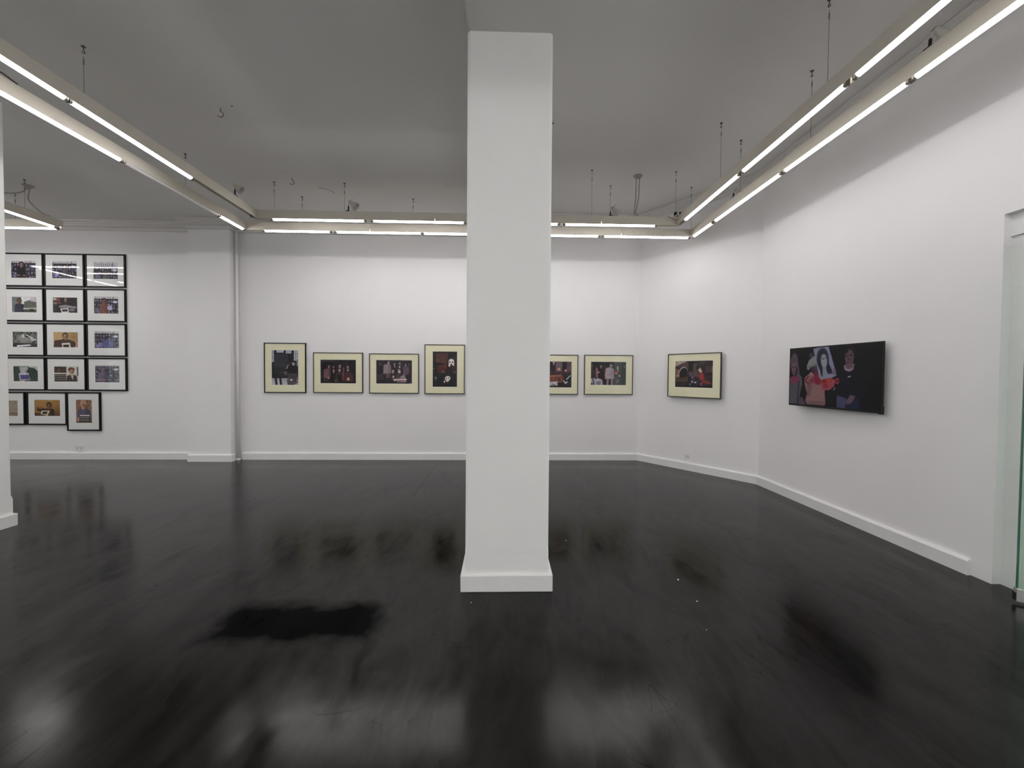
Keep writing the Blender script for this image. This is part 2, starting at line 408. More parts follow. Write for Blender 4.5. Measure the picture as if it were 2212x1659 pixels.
# ------------------------------------------------------------------ suspended fluorescent fixtures
ZB, ZL, ZT, ZTUBE, TR, HW = 3.566, 3.532, 3.645, 3.533, .0195, .029
def run(label, axis, fixed, a, b, tubes, wires, zc, seams=(), dead=(), empty=(), group='suspended fluorescent strips', lamp='tube'):
    mid = (a+b)/2
    org = Vector((mid, fixed, ZB)) if axis == 'x' else Vector((fixed, mid, ZB))
    t = thing('fluorescent_fixture', label, 'light fixture', org, 0, group)
    def pt(u, v, z):                     # along, across, height -> local
        return (u-mid, v, z-ZB) if axis == 'x' else (v, u-mid, z-ZB)
    def bx(u0, u1, v0, v1, z0, z1, bev=0):
        p, q = pt(u0, v0, z0), pt(u1, v1, z1); m_ = bmesh.new()
        return box(m_, min(p[0], q[0]), max(p[0], q[0]), min(p[1], q[1]), max(p[1], q[1]), p[2], q[2], bev)
    cuts = [a] + list(seams) + [b]
    for u0, u1 in zip(cuts, cuts[1:]):
        m_ = bmesh.new(); g0, g1 = u0+.0012, u1-.0012
        outer = [(-HW, ZL), (-HW, ZT-.003), (-HW+.003, ZT), (HW-.003, ZT), (HW, ZT-.003), (HW, ZL)]
        inner = [(HW-.003, ZL), (HW-.003, ZB), (-HW+.003, ZB), (-HW+.003, ZL)]
        prof = outer+inner; rr = [[m_.verts.new(pt(u, v, z)) for v, z in prof] for u in (g0, g1)]
        for q in range(10): m_.faces.new((rr[0][q], rr[0][(q+1) % 10], rr[1][(q+1) % 10], rr[1][q]))
        for r_ in rr:
            for quad in ((0, 1, 8, 9), (1, 2, 3, 4), (1, 4, 7, 8), (4, 5, 6, 7)): m_.faces.new([r_[q] for q in quad])
        link('housing', m_, M['housing'], t)
    for i, (u0, u1) in enumerate(tubes):
        if i in empty: continue
        bm = bmesh.new(); tube(bm, [pt(u0+.022, 0, ZTUBE), pt(u1-.022, 0, ZTUBE)], TR, 14)
        tb = link('fluorescent_tube', bm, M['dead'] if i in dead else M[lamp], t, True)
        for e0, e1 in ((u0, u0+.022), (u1-.022, u1)):
            bm = bmesh.new(); tube(bm, [pt(e0, 0, ZTUBE), pt(e1, 0, ZTUBE)], TR*.97, 14); link('end_cap', bm, M['capm'], tb, True)
    for i, (u0, u1) in enumerate(tubes):
        for e, s in ((u0, -1), (u1, 1)):
            x0, x1 = sorted((e, e+s*.014))
            link('lamp_holder', bx(x0, x1, -.013, .013, ZTUBE-.021, ZB-.001, .003), M['holder'], t)
    for u in wires:
        bm = bmesh.new(); tube(bm, [pt(u, 0, ZT), pt(u, 0, zc-.075)], .0019, 6); w = link('suspension_wire', bm, M['wire'], t)
        bm = bmesh.new(); tube(bm, [pt(u, 0, zc-.10), pt(u, 0, zc-.14)], .005, 6); link('ferrule', bm, M['wire'], w)
        bm = bmesh.new()
        pts = [pt(u, 0, zc-.004), pt(u, 0, zc-.03)] + [pt(u+.011*math.sin(q), 0, zc-.041+.011*math.cos(q)) for q in np.linspace(.4, 4.4, 9)]
        tube(bm, pts, .0035, 6); link('ceiling_hook', bm, M['hook'], w)
        bm = bmesh.new(); lathe(bm, pt(u, 0, zc), (0, 0, -1), [(0, .014), (.005, .014), (.008, .005)], 12, True); link('hook_plate', bm, M['hook'], w)
    return t
XL, XLo, XR, XRo, YB, YBo = -3.26, -3.67, 2.38, 2.785, 5.46, 5.90
def back_run(label, y, x0, x1, tubes, wl, wr, seams):
    t = run(label, 'x', y, x0, x1, tubes, wl, CL, seams, lamp='tube_back')
    mid = (x0+x1)/2
    # wires right of the beam reach the higher ceiling
    for u in wr:
        bm = bmesh.new(); tube(bm, [(u-mid, 0, ZT-ZB), (u-mid, 0, CR-ZB-.075)], .0019, 6); w = link('suspension_wire', bm, M['wire'], t)
        bm = bmesh.new(); tube(bm, [(u-mid, 0, CR-ZB-.10), (u-mid, 0, CR-ZB-.14)], .005, 6); link('ferrule', bm, M['wire'], w)
        bm = bmesh.new(); z = CR-ZB
        tube(bm, [(u-mid, 0, z-.004), (u-mid, 0, z-.03)] + [(u-mid+.011*math.sin(q), 0, z-.041+.011*math.cos(q)) for q in np.linspace(.4, 4.4, 9)], .0022, 6)
        link('ceiling_hook', bm, M['hook'], w)
        bm = bmesh.new(); lathe(bm, (u-mid, 0, z), (0, 0, -1), [(0, .014), (.005, .014), (.008, .005)], 12, True); link('hook_plate', bm, M['hook'], w)
    return t
G = 'suspended fluorescent strips around the main room'
back_run('cream fluorescent strip across the back, nearer one, with two spotlights clipped on top', YB, XL-HW, XR+HW,
         [(-3.05, -1.825), (-1.735, -.505), (-.47, .755), (.83, 2.075)], [-3.02, -2.10], [1.20, 2.345], (-.9, 1.33))
back_run('cream fluorescent strip across the back, farther one, closest to the back wall', YBo, XLo-HW, XRo+HW,
         [(-3.41, -2.465), (-2.395, -1.165), (-1.15, .08), (.15, 1.41), (1.47, 2.74)], [-2.87, -1.29], [1.57, 2.765], (-1.9, .4, 1.73))
fb = YB-HW; fo = YBo-HW; YF, YFo = -2.0, -2.42
run('cream fluorescent strip at left running toward the viewer, inner one, end tube missing', 'y', XL, YF+HW, fb,
    [(-1.9, -.7), (-.6, .6), (.72, 1.9), (1.96, 3.14), (3.155, 4.36), (4.375, 5.36)], [3.27, -.5], CL, seams=(.66, 1.93, 4.45), empty=(5,))
run('cream fluorescent strip at left running toward the viewer, outer one, with an unlit tube', 'y', XLo, YFo+HW, fo,
    [(-1.9, -.7), (-.65, .42), (.47, 1.6), (1.65, 2.78), (2.81, 4.02), (4.03, 5.345), (5.36, 5.852)], [4.81, 1.5], CL, seams=(.45, 2.80), dead=(5,))
run('cream fluorescent strip at right running toward the viewer, inner one, farther from the right wall', 'y', XR, YF+HW, fb,
    [(-1.25, -.05), (.03, 1.28), (1.44, 2.71), (2.78, 3.985), (4.04, 5.24)], [4.40, 2.95, .5], CR, seams=(1.36, 4.55), lamp='tube_right')
run('cream fluorescent strip at right running toward the viewer, outer one, close to the right wall', 'y', XRo, YFo+HW, fo,
    [(-1.25, -.05), (.03, 1.28), (1.44, 2.71), (2.74, 3.965), (4.005, 5.255), (5.315, 5.85)], [4.71, 3.63, .5], CR, seams=(1.36, 4.6), lamp='tube_right')
run('added fluorescent strip crossing unseen behind the viewer, inner one', 'x', YF, XL-HW, XR+HW, [(-3.05, -1.825), (-1.735, -.505), (-.47, .755), (.83, 2.075)], [-2.6, -1.2], CL, lamp='tube_front_fill')  # out of view, added to brighten the pillar front and low walls
run('added fluorescent strip crossing unseen behind the viewer, outer one', 'x', YFo, XLo-HW, XRo+HW, [(-3.41, -2.2), (-2.1, -.9), (-.85, .35), (.4, 1.6), (1.65, 2.7)], [-2.6, -1.2], CL, lamp='tube_front_fill')  # second unseen strip, added for the same frontal light
# left room: a second double ring, seen past the left pillar and in the picture glass
run('fluorescent strip at far left running toward the viewer, its corner end in sight', 'y', -6.30, 1.0, 5.94-HW,
    [(1.1, 2.3), (2.4, 3.6), (3.65, 4.75), (4.78, 5.88)], [5.53, 2.0], CL, lamp='tube_far')
run('fluorescent strip at far left crossing the room behind the left pillar', 'x', 5.94, -9.20, -6.30+HW,
    [(-9.12, -8.2), (-8.15, -7.22), (-7.2, -6.32)], [-8.9, -6.9], CL, lamp='tube_far')
run('inner fluorescent strip at far left crossing behind the left pillar', 'x', 5.44, -8.70, -6.80+HW, [(-8.66, -7.76), (-7.7, -6.85)], [-8.6], CL, lamp='tube_far')
run('inner fluorescent strip hidden by the left pillar', 'y', -6.80+.0, 1.0, 5.44-HW, [(1.1, 2.3), (2.4, 3.6), (3.65, 4.75)], [4.2], CL, lamp='tube_far')

run('outer fluorescent strip by the far left wall, mirrored slanting in the picture glass', 'y', -9.20+2*HW, 1.0, 5.94-HW,
    [(1.1, 2.3), (2.4, 3.6), (3.65, 4.75), (4.78, 5.84)], [5.0, 2.0], CL, lamp='tube_far')
run('inner fluorescent strip by the far left wall, mirrored lower in the picture glass', 'y', -8.70+2*HW, 1.0, 5.44-HW,
    [(1.1, 2.3), (2.4, 3.6), (3.65, 4.75)], [4.6, 2.0], CL, lamp='tube_far')

# ------------------------------------------------------------------ ceiling outlets with cables, hooks, stubs
def canopy(label, loc, cables):
    t = thing('ceiling_canopy', label, 'cable canopy', loc)
    bm = bmesh.new(); lathe(bm, (0, 0, 0), (0, 0, -1), [(0, .062), (.008, .060), (.016, .045), (.018, .002)], 20, True); link('canopy_plate', bm, M['cablew'], t, True)
    for pts in cables:
        bm = bmesh.new(); p0 = Vector(pts[0])
        lathe(bm, p0, (0, 0, -1), [(-.012, .012), (.03, .012), (.036, .007)], 10, True); cab_gland = bm
        # smooth the cable
        P = [Vector(p) for p in pts]; out = []
        for i in range(len(P)-1):
            a0, a1, a2, a3 = P[max(i-1, 0)], P[i], P[i+1], P[min(i+2, len(P)-1)]
            for q in np.linspace(0, 1, 7)[:-1]:
                out.append(.5*((2*a1)+(-a0+a2)*q+(2*a0-5*a1+4*a2-a3)*q*q+(-a0+3*a1-3*a2+a3)*q**3))
        out.append(P[-1])
        b2 = bmesh.new(); tube(b2, out, .0075, 8); cb = link('cable', b2, M['cablew'], t, True)
        link('cable_gland', cab_gland, M['cablew'], cb)
    return t
canopy('round ceiling canopy with two grey cables dropping to the back lights', (1.868, 5.593, CR),
       [[(-.022, 0, -.014), (-.025, 0, -.15), (-.035, -.02, -.32), (-.060, -.06, -.48), (-.075, -.10, -.575), (-.075, -.125, -.606)],
        [(.022, 0, -.014), (.018, 0, -.15), (.005, -.02, -.32), (-.035, -.06, -.47), (-.055, -.09, -.55), (-.030, -.135, -.603)]])
canopy('small ceiling canopy at far left with two cables spreading to the light strip', (-6.452, 5.707, CL),
       [[(-.02, 0, -.014), (-.03, -.04, -.10), (-.05, -.20, -.19), (0, -.50, -.26), (.10, -.80, -.30), (.15, -1.1, -.364)],
        [(.02, 0, -.014), (.04, -.03, -.12), (.07, -.06, -.22), (.12, -.02, -.31), (.152, .05, -.362), (.152, .12, -.362)]])
def hook(label, loc, rz):
    bm = bmesh.new()
    pts = [(0, 0, 0), (0, 0, -.035)] + [(.026*math.sin(q)-.0, 0, -.060+.026*math.cos(q)) for q in np.linspace(.2, 4.3, 12)]
    tube(bm, pts, .0034, 7); o = link('ceiling_hook', bm, M['hook'], None, True); o.location = loc; o.rotation_euler = (0, 0, rz)
    prop(o, label, 'hook', 'empty hooks in the ceiling')
hook('bare dark hook in the left half of the ceiling, nearer the viewer', (-2.696, 3.97, CL), .15)
hook('bare dark hook in the ceiling just above the back lights', (-2.722, 5.336, CL), .1)
bm = bmesh.new(); lathe(bm, (0, 0, 0), (0, 0, -1), [(0, .007), (.004, .007), (.006, .003)], 10, True)
o = link('ceiling_screw', bm, M['hook']); o.location = (-2.567, 3.938, CL); prop(o, 'tiny screw head in the ceiling beside the nearer bare hook', 'screw')
bm = bmesh.new(); tube(bm, [(0, 0, 0), (.0, 0, -.02), (.05, .03, -.012), (.12, .07, -.02), (.17, .10, -.035), (.165, .11, -.05)], .004, 6)
o = link('ceiling_wire_stub', bm, M['cablew'], None, True); o.location = (-2.49, 5.57, CL); prop(o, 'short bent wire left sticking out of the ceiling above the back lights', 'wire')

# ------------------------------------------------------------------ spot lamps clipped on the strips
def spot(label, foot, apex, aim, s=1.0, tail=None):
    t = thing('spot_lamp', label, 'spotlight', foot, 0, 'clip on spotlights on the light strips')
    f = Vector(foot); A = Vector(apex)-f; d = Vector(aim).normalized()
    bm = bmesh.new(); box(bm, -.02, .02, -.026, .026, .001, .014, .002); link('clamp', bm, M['cableb'], t)
    mid = A*.55; mid.z = A.z*.5
    bm = bmesh.new(); tube(bm, [(0, 0, .006), (A.x*.1, A.y*.1, A.z*.55)], .009, 8); link('stem', bm, M['cableb'], t)
    bm = bmesh.new(); tube(bm, [(A.x*.1, A.y*.1, A.z*.55), (A.x*.35, A.y*.35, A.z*.85), tuple(A)], .008, 8); link('arm', bm, M['lampw'], t, True)
    bm = bmesh.new()
    lathe(bm, A, d, [(-.018*s, .016*s), (.0, .022*s), (.02*s, .024*s), (.115*s, .066*s), (.118*s, .066*s), (.113*s, .061*s), (.03*s, .02*s)], 22)
    sh = link('lamp_shade', bm, M['lampw'], t, True)
    bm = bmesh.new(); lathe(bm, A, d, [(.035*s, .001), (.036*s, .022*s), (.108*s, .0605*s)], 20); link('reflector', bm, M['lampin'], sh, True)
    bm = bmesh.new(); lathe(bm, A, d, [(.036*s, .014*s), (.06*s, .018*s), (.075*s, .012*s), (.08*s, .001)], 12); link('bulb', bm, M['lampin'], sh, True)
    bm = bmesh.new(); u = d.cross(Vector((0, 0, 1))).normalized()
    tl = tail or (.05, .02, .05); tube(bm, [tuple(A), tuple(A+Vector(tl))], .0035, 6); link('adjusting_rod', bm, M['lampw'], t)
    return t
spot('spotlight on the left inner strip, open mouth turned into the room', (XL, 5.045, ZT), (XL-.02, 5.06, ZT+.145), (.75, .22, -.55), .82, (.02, .01, .03))
spot('spotlight on the nearer back strip, left of the pillar', (-2.05, YB, ZT), (-2.03, YB, ZT+.135), (.75, .08, -.65), .92, (.045, .0, .03))
spot('spotlight on the nearer back strip, right of the pillar, turned to the wall', (1.455, YB, ZT), (1.485, YB, ZT+.115), (.55, .62, -.45), .9, (.045, .0, .05))
spot('small spotlight half hidden behind the right outer strip', (XRo, 4.85, ZT), (XRo+.05, 4.87, ZT+.115), (.55, .10, -.55), 1.0, (.02, .02, .02))
spot('spotlight at upper right on the right outer strip, nearest of all', (XRo, 2.615, ZT), (XRo+.045, 2.62, ZT+.125), (.75, .0, -.55), 1.15, (.05, .0, .055))

# black plug and cable at the inner right corner, loose wire at left
t = thing('cable_plug', 'black two lobed cable plug on the right corner of the nearer back strip', 'plug', (2.36, YB, ZT))
bm = bmesh.new(); lathe(bm, (-.03, -.01, .045), (.3, -.9, .1), [(0, .001), (.004, .020), (.026, .020), (.03, .001)], 12); box(bm, -.034, -.026, -.004, .004, .001, .045); link('plug_body', bm, M['cableb'], t)
bm = bmesh.new(); box(bm, .035, .058, -.02, .012, .003, .075, .006); box(bm, .0, .04, -.014, .006, .001, .03, .005); link('plug_holder', bm, M['cableb'], t)
bm = bmesh.new(); pts = [(-.13, -.030, .008), (-.10, -.036, -.012), (-.06, -.036, -.035), (-.02, -.036, -.045), (.02, -.036, -.02), (.035, -.03, .02)]; tube(bm, pts, .005, 7); link('cable_loop', bm, M['cablew'], t, True)
bm = bmesh.new(); tube(bm, [(0, -.20, .0055), (.012, -.11, .022), (.016, -.05, .026), (.022, 0, .012), (.024, .03, .0055)], .0045, 7)
o = link('loose_wire', bm, M['cableb'], None, True); o.location = (XLo, 3.14, ZT); prop(o, 'short black wire lying on top of the left outer strip', 'wire')
bm = bmesh.new(); lathe(bm, (0, 0, 0), (1, 0, -.3), [(0, .006), (.012, .006), (.016, .002)], 8, True)
o = link('nail', bm, M['hook']); o.location = (.3325, 2.80, 3.23); prop(o, 'tiny dark nail high on the right edge of the middle pillar', 'nail')

# ------------------------------------------------------------------ power outlets
def outlet(label, loc, rz, w, h):
    t = thing('power_outlet', label, 'outlet', loc, rz)
    bm = bmesh.new(); box(bm, -w/2, w/2, -.012, 0, -h/2, h/2, .003); link('face_plate', bm, M['white'], t)
    for sx in (-.22, .22):
        link('socket', boxes((sx*w-.004, sx*w+.004, -.0135, -.0121, -.012, .012)), M['slot'], t)
outlet('white wall outlet on the left wall below the black framed grid', (-7.205, BW, .185), 0, .125, .10)
outlet('small white outlet low on the diagonal wall below its framed picture', (2.965, 6.302, .215), -math.radians(53.54), .08, .085)

# ------------------------------------------------------------------ floor crumbs
for x, y, s, lab in ((1.306, 2.89, .007, 'white paper crumb on the floor right of the pillar, farther one'), (1.308, 2.607, .006, 'white paper crumb on the floor right of the pillar, middle one'), (1.219, 2.312, .0028, 'faint crumb on the floor right of the pillar, nearest one'),
                     (.594, 3.596, .0045, 'pale crumb on the floor just behind the pillar'), (-.19, 2.615, .004, 'pale crumb on the floor directly before the pillar base')):
    bm = bmesh.new(); bmesh.ops.create_icosphere(bm, subdivisions=1, radius=s)
    for v in bm.verts: v.co *= random.uniform(.75, 1.2); v.co.z = max(v.co.z*.6, -s*.5)
    o = link('paper_crumb', bm, M['crumb']); o.location = (x, y, s*.5); prop(o, lab, 'paper crumb', 'crumbs on the floor')

# ------------------------------------------------------------------ framed pictures
def framed(label, loc, rz, w, h, pw, ph, pic, strip, depth, fm, mm, cz=0.0, group=None, cx=0.0):
    """loc = middle of the lower back edge; local -y looks into the room"""
    t = thing('framed_photograph', label, 'framed picture', loc, rz, group)
    d = depth
    bm = bmesh.new()
    def ring(bm, x0, x1, z0, z1, ix0, ix1, iz0, iz1, y0, y1):
        o_ = [(x0, z0), (x1, z0), (x1, z1), (x0, z1)]; i_ = [(ix0, iz0), (ix1, iz0), (ix1, iz1), (ix0, iz1)]
        v = [[bm.verts.new((x, y, z)) for x, z in r] for r in (o_, i_) for y in (y0, y1)]
        of, ob, if_, ib = v
        for k in range(4):
            n = (k+1) % 4
            bm.faces.new((of[k], of[n], if_[n], if_[k])); bm.faces.new((ob[k], ib[k], ib[n], ob[n]))
            bm.faces.new((of[k], ob[k], ob[n], of[n])); bm.faces.new((if_[k], if_[n], ib[n], ib[k]))
    ring(bm, -w/2, w/2, 0, h, -w/2+strip, w/2-strip, strip, h-strip, -d, -.003)
    es = [e for e in bm.edges if all(abs(v.co.y+d) < 1e-6 for v in e.verts)]
    bmesh.ops.bevel(bm, geom=es, offset=.002, segments=2, affect='EDGES')
    link('frame', bm, fm, t)
    s = strip-.003; ym = -d+.010
    px0, px1, pz0, pz1 = cx-pw/2, cx+pw/2, h/2+cz-ph/2, h/2+cz+ph/2
    bm = bmesh.new(); g = .004
    ring(bm, -w/2+s, w/2-s, s, h-s, px0-g, px1+g, pz0-g, pz1+g, ym, ym+.003); mt = link('mount_board', bm, mm, t)
    bm = bmesh.new()                      # bevelled white core around the opening
    a = [bm.verts.new(c) for c in ((px0-g, ym+.0004, pz0-g), (px1+g, ym+.0004, pz0-g), (px1+g, ym+.0004, pz1+g), (px0-g, ym+.0004, pz1+g))]
    b = [bm.verts.new(c) for c in ((px0, ym+.003, pz0), (px1, ym+.003, pz0), (px1, ym+.003, pz1), (px0, ym+.003, pz1))]
    for k in range(4): bm.faces.new((a[k], a[(k+1) % 4], b[(k+1) % 4], b[k]))
    link('mount_bevel', bm, M['bevel'], mt)
    grid_mesh('print', pic, px0-.002, px1+.002, pz0-.002, pz1+.002, ym+.0035, M['print'], t)
    bm = bmesh.new(); y = -d+.006
    bm.faces.new([bm.verts.new(c) for c in ((-w/2+s, y, s), (w/2-s, y, s), (w/2-s, y, h-s), (-w/2+s, y, h-s))])
    bm.normal_update()
    me = bpy.data.meshes.new('glass'); bm.to_mesh(me); bm.free(); me.materials.append(M['pglass'])
    go = bpy.data.objects.new('glass', me); C.objects.link(go); go.parent = t
    bm = boxes((-w/2+s, w/2-s, -.012, -.003, s, h-s)); link('backing_board', bm, M['frameb'], t)
    return t

# --- the pictures themselves
def pic_room():
    p = Pic(78, 104, (30, 27, 33)); W = (185, 187, 205)
    p.r_(.0, .0, .09, .34, W); p.r_(.19, .0, .45, .075, W); p.r_(.53, .0, .74, .10, W); p.r_(.83, .0, 1, .30, W); p.r_(.93, .28, 1, .45, (140, 140, 155))
    for x in (.045, .27, .36, .6, .67, .89, .95): p.l([(x, 0), (x, .3 if x < .1 or x > .8 else .09)], .004, (80, 80, 95))
    for y in (.1, .2): p.l([(0, y), (.09, y)], .004, (90, 90, 100)); p.l([(.83, y), (1, y)], .004, (90, 90, 100))
    p.r_(.1, .12, .8, .55, (52, 48, 55)); p.r_(.62, .1, .8, .34, (22, 20, 24)); p.r_(.1, .5, .6, .8, (38, 33, 36))
    p.r_(0, .42, .1, .78, (20, 30, 24)); p.r_(.0, .80, 1, 1, (175, 170, 185)); p.r_(0, .88, .6, .98, (195, 190, 200))
    p.p([(.55, .83), (.85, .8), (1, .92), (.8, 1), (.6, 1)], (95, 85, 85)); p.p([(.85, .78), (1, .76), (1, .88), (.9, .84)], (110, 100, 105))
    p.r_(.10, .55, .26, .80, (34, 30, 36)); p.l([(.15, .75), (.18, 1)], .03, (18, 16, 20)); p.l([(.32, .78), (.35, 1)], .028, (18, 16, 20)); p.l([(.3, .66), (.52, .62)], .012, (75, 68, 72))
    p.p([(.55, .48), (.66, .40), (.9, .42), (.97, .52), (.97, .68), (.6, .7)], (16, 16, 26)); p.l([(.55, .53), (.62, .43)], .012, (170, 165, 180))
    p.face(.66, .36, .045, (70, 62, 66), (20, 18, 22)); p.face(.82, .38, .06, (205, 195, 200), (25, 22, 26), .4); p.e(.82, .33, .08, .03, (30, 28, 34))
    p.p([(.62, .66), (.95, .66), (.9, .9), (.8, .9), (.78, .72), (.72, .88), (.62, .84)], (72, 66, 72)); p.e(.73, .85, .05, .022, (215, 210, 220)); p.p([(.45, .62), (.6, .6), (.58, .7), (.48, .72)], (150, 140, 140), .5)
    p.mottle(7, 4); return p
def pic_group_dark():
    p = Pic(108, 72, (34, 27, 32)); p.r_(0, 0, .45, .12, (60, 50, 55)); p.r_(.05, .1, .42, 1, (24, 18, 22)); p.r_(.5, 0, .9, .5, (40, 34, 40)); p.r_(.55, 0, .6, .3, (18, 15, 18)); p.r_(.8, 0, .88, .4, (20, 17, 20))
    sk = (165, 120, 122)
    p.body(.2, .38, .2, .78, (118, 82, 88), (80, 52, 58)); p.face(.245, .30, .036, sk, (30, 20, 22)); p.e(.23, .77, .03, .05, sk, .8)
    p.r_(.29, .42, .38, .9, (14, 10, 13)); p.face(.37, .32, .028, sk, (26, 18, 20)); p.p([(.345, .42), (.40, .42), (.385, .58), (.36, .55)], (185, 150, 150))
    p.face(.55, .28, .04, (195, 150, 150), (30, 22, 24)); p.e(.535, .45, .03, .06, (200, 160, 158)); p.body(.55, .5, .22, .9, (70, 46, 50)); p.r_(.47, .65, .6, .9, (22, 12, 15)); p.e(.65, .37, .02, .05, (130, 95, 100)); p.l([(.65, .42), (.63, .8)], .025, (120, 80, 84))
    p.body(.78, .52, .22, 1, (78, 48, 52)); p.p([(.76, .5), (.9, .55), (.95, 1), (.7, 1)], (72, 44, 46)); p.face(.77, .31, .038, (180, 140, 145), (22, 17, 19)); p.e(.77, .46, .03, .05, (185, 150, 152)); p.r_(.72, .48, .86, .53, (18, 14, 16))
    p.p([(.74, .8), (.78, .73), (.82, .8), (.79, .88), (.76, .86)], (215, 175, 160)); p.r_(.64, .7, .73, .95, (92, 34, 32)); p.r_(0, .92, 1, 1, (20, 15, 18)); p.e(.45, .88, .05, .06, (95, 70, 78)); p.e(.15, .85, .07, .08, (60, 40, 44)); p.mottle(6, 4); return p
def pic_group_table():
    p = Pic(108, 72, (48, 40, 47)); sk = (165, 145, 150)
    p.person(.11, .16, .034, (110, 92, 96), (35, 28, 30), (38, 33, 38), .62, 4.2); p.r_(.02, .58, .2, .85, (62, 54, 62))
    p.body(.31, .17, .2, .58, (148, 130, 136), (120, 104, 110)); p.face(.35, .12, .038, (180, 158, 160), (60, 50, 52)); p.p([(.26, .56), (.39, .56), (.37, .76), (.28, .76)], (96, 82, 86))
    p.person(.51, .17, .03, sk, (28, 22, 25), (32, 26, 32), .5, 3.6); p.p([(.5, .25), (.53, .25), (.52, .36)], (190, 175, 178)); p.person(.66, .14, .033, (160, 138, 142), (36, 30, 32), (60, 50, 58), .5, 3.8); p.e(.65, .29, .025, .04, (190, 175, 180))
    p.person(.82, .19, .026, sk, (26, 20, 24), (98, 80, 90), .62, 5.0); p.p([(.74, .3), (.92, .32), (.9, .6), (.76, .6)], (100, 84, 94)); p.e(.9, .18, .02, .04, (95, 78, 80))
    p.person(.47, .47, .036, (200, 178, 175), (24, 18, 22), (66, 52, 58), .8, 4.4); p.person(.64, .45, .042, (185, 165, 165), (60, 44, 48), (80, 62, 70), .8, 4.0); p.e(.65, .5, .03, .03, (225, 210, 210)); p.p([(.68, .68), (.78, .6), (.82, .75), (.66, .75)], (165, 140, 150)); p.e(.48, .7, .025, .05, (215, 195, 185))
    p.p([(.46, .80), (.83, .77), (.85, .84), (.5, .87)], (228, 205, 195)); p.p([(.55, .83), (.85, .84), (.82, .95), (.6, .95)], (150, 120, 130)); p.r_(0, .84, .46, 1, (40, 32, 38)); p.r_(.4, .94, 1, 1, (28, 22, 26)); p.p([(.93, 1), (.95, .96), (.98, 1)], (240, 235, 230)); p.mottle(7, 4); return p
def pic_masks():
    p = Pic(74, 108, (9, 6, 8)); p.p([(.1, .05), (.62, .03), (.62, .3), (.5, .38), (.18, .3)], (68, 38, 34)); p.e(.38, .2, .2, .14, (82, 46, 40), .8); p.e(.2, .26, .07, .06, (95, 58, 52), .7); p.p([(.3, .32), (.48, .34), (.42, .48), (.32, .46)], (12, 6, 8))
    p.e(.36, .47, .2, .09, (80, 26, 18), .9, .6); p.e(.52, .42, .08, .1, (96, 36, 24), .7, .6); p.e(.28, .56, .1, .06, (70, 24, 20), .7, .6); p.e(.43, .57, .07, .03, (130, 75, 75), .7); p.r_(.15, .6, .6, .66, (14, 8, 9))
    p.e(.76, .3, .115, .10, (232, 222, 214), soft=.15); p.e(.78, .2, .05, .02, (50, 40, 40)); p.e(.70, .30, .035, .02, (15, 10, 10)); p.e(.81, .30, .035, .02, (15, 10, 10)); p.p([(.72, .37), (.76, .33), (.8, .37), (.79, .44), (.73, .44)], (12, 8, 8)); p.e(.68, .39, .03, .04, (235, 225, 215)); p.e(.85, .38, .03, .03, (225, 215, 210))
    p.e(.85, .50, .1, .1, (60, 14, 12), .7, .7); p.e(.9, .58, .04, .03, (100, 70, 75), .6); p.e(.05, .48, .02, .012, (170, 130, 125)); p.l([(.4, .72), (.9, .74)], .008, (70, 30, 30), .7)
    p.e(.61, .755, .115, .065, (235, 225, 215), soft=.15, rot=-.35); p.e(.55, .76, .03, .018, (20, 12, 12)); p.e(.65, .75, .03, .018, (20, 12, 12)); p.e(.60, .81, .09, .04, (228, 216, 206), rot=-.6); p.p([(.53, .82), (.58, .81), (.55, .88)], (14, 8, 8)); p.e(.48, .85, .02, .035, (225, 215, 205))
    p.p([(.06, .69), (.2, .73), (.13, .83)], (100, 92, 96)); p.mottle(3, 5); return p
def pic_casket():
    p = Pic(108, 76, (30, 20, 24)); 
    for x, c in ((.08, (40, 26, 32)), (.25, (84, 66, 76)), (.42, (20, 14, 17)), (.47, (26, 18, 22)), (.66, (112, 88, 98)), (.84, (24, 28, 30)), (.96, (98, 76, 88))): p.body(x, -.1, .2, .42, c)
    p.p([(.45, 0), (.55, 0), (.5, .16)], (170, 150, 160)); p.e(.12, .3, .05, .08, (150, 110, 100)); p.e(.65, .29, .035, .06, (205, 150, 130)); p.e(.83, .36, .035, .055, (210, 150, 130)); p.e(.87, .46, .06, .03, (225, 205, 205))
    p.r_(0, .38, 1, .5, (68, 42, 46)); p.p([(0, .54), (.72, .5), (.78, .62), (.74, .8), (.4, .82), (0, .74)], (118, 66, 50)); p.p([(.05, .56), (.7, .52), (.72, .56), (.05, .61)], (160, 100, 82)); p.e(.66, .66, .03, .09, (60, 26, 26)); p.e(.66, .62, .022, .04, (120, 62, 54)); p.e(.25, .66, .12, .05, (80, 40, 32))
    p.p([(.78, .5), (1, .46), (1, .95), (.78, .95)], (34, 36, 40)); p.l([(.86, .68), (.96, .54)], .02, (190, 188, 198)); p.l([(.78, .74), (.83, .83), (.88, .78)], .02, (225, 220, 222)); p.p([(.1, .85), (.6, .78), (.62, .95), (.1, 1)], (190, 180, 188)); p.l([(.45, .86), (.6, .95)], .012, (30, 24, 28)); p.l([(.4, .8), (.62, .78)], .012, (226, 220, 222)); p.r_(0, .92, 1, 1, (24, 20, 24)); p.mottle(8, 4); return p
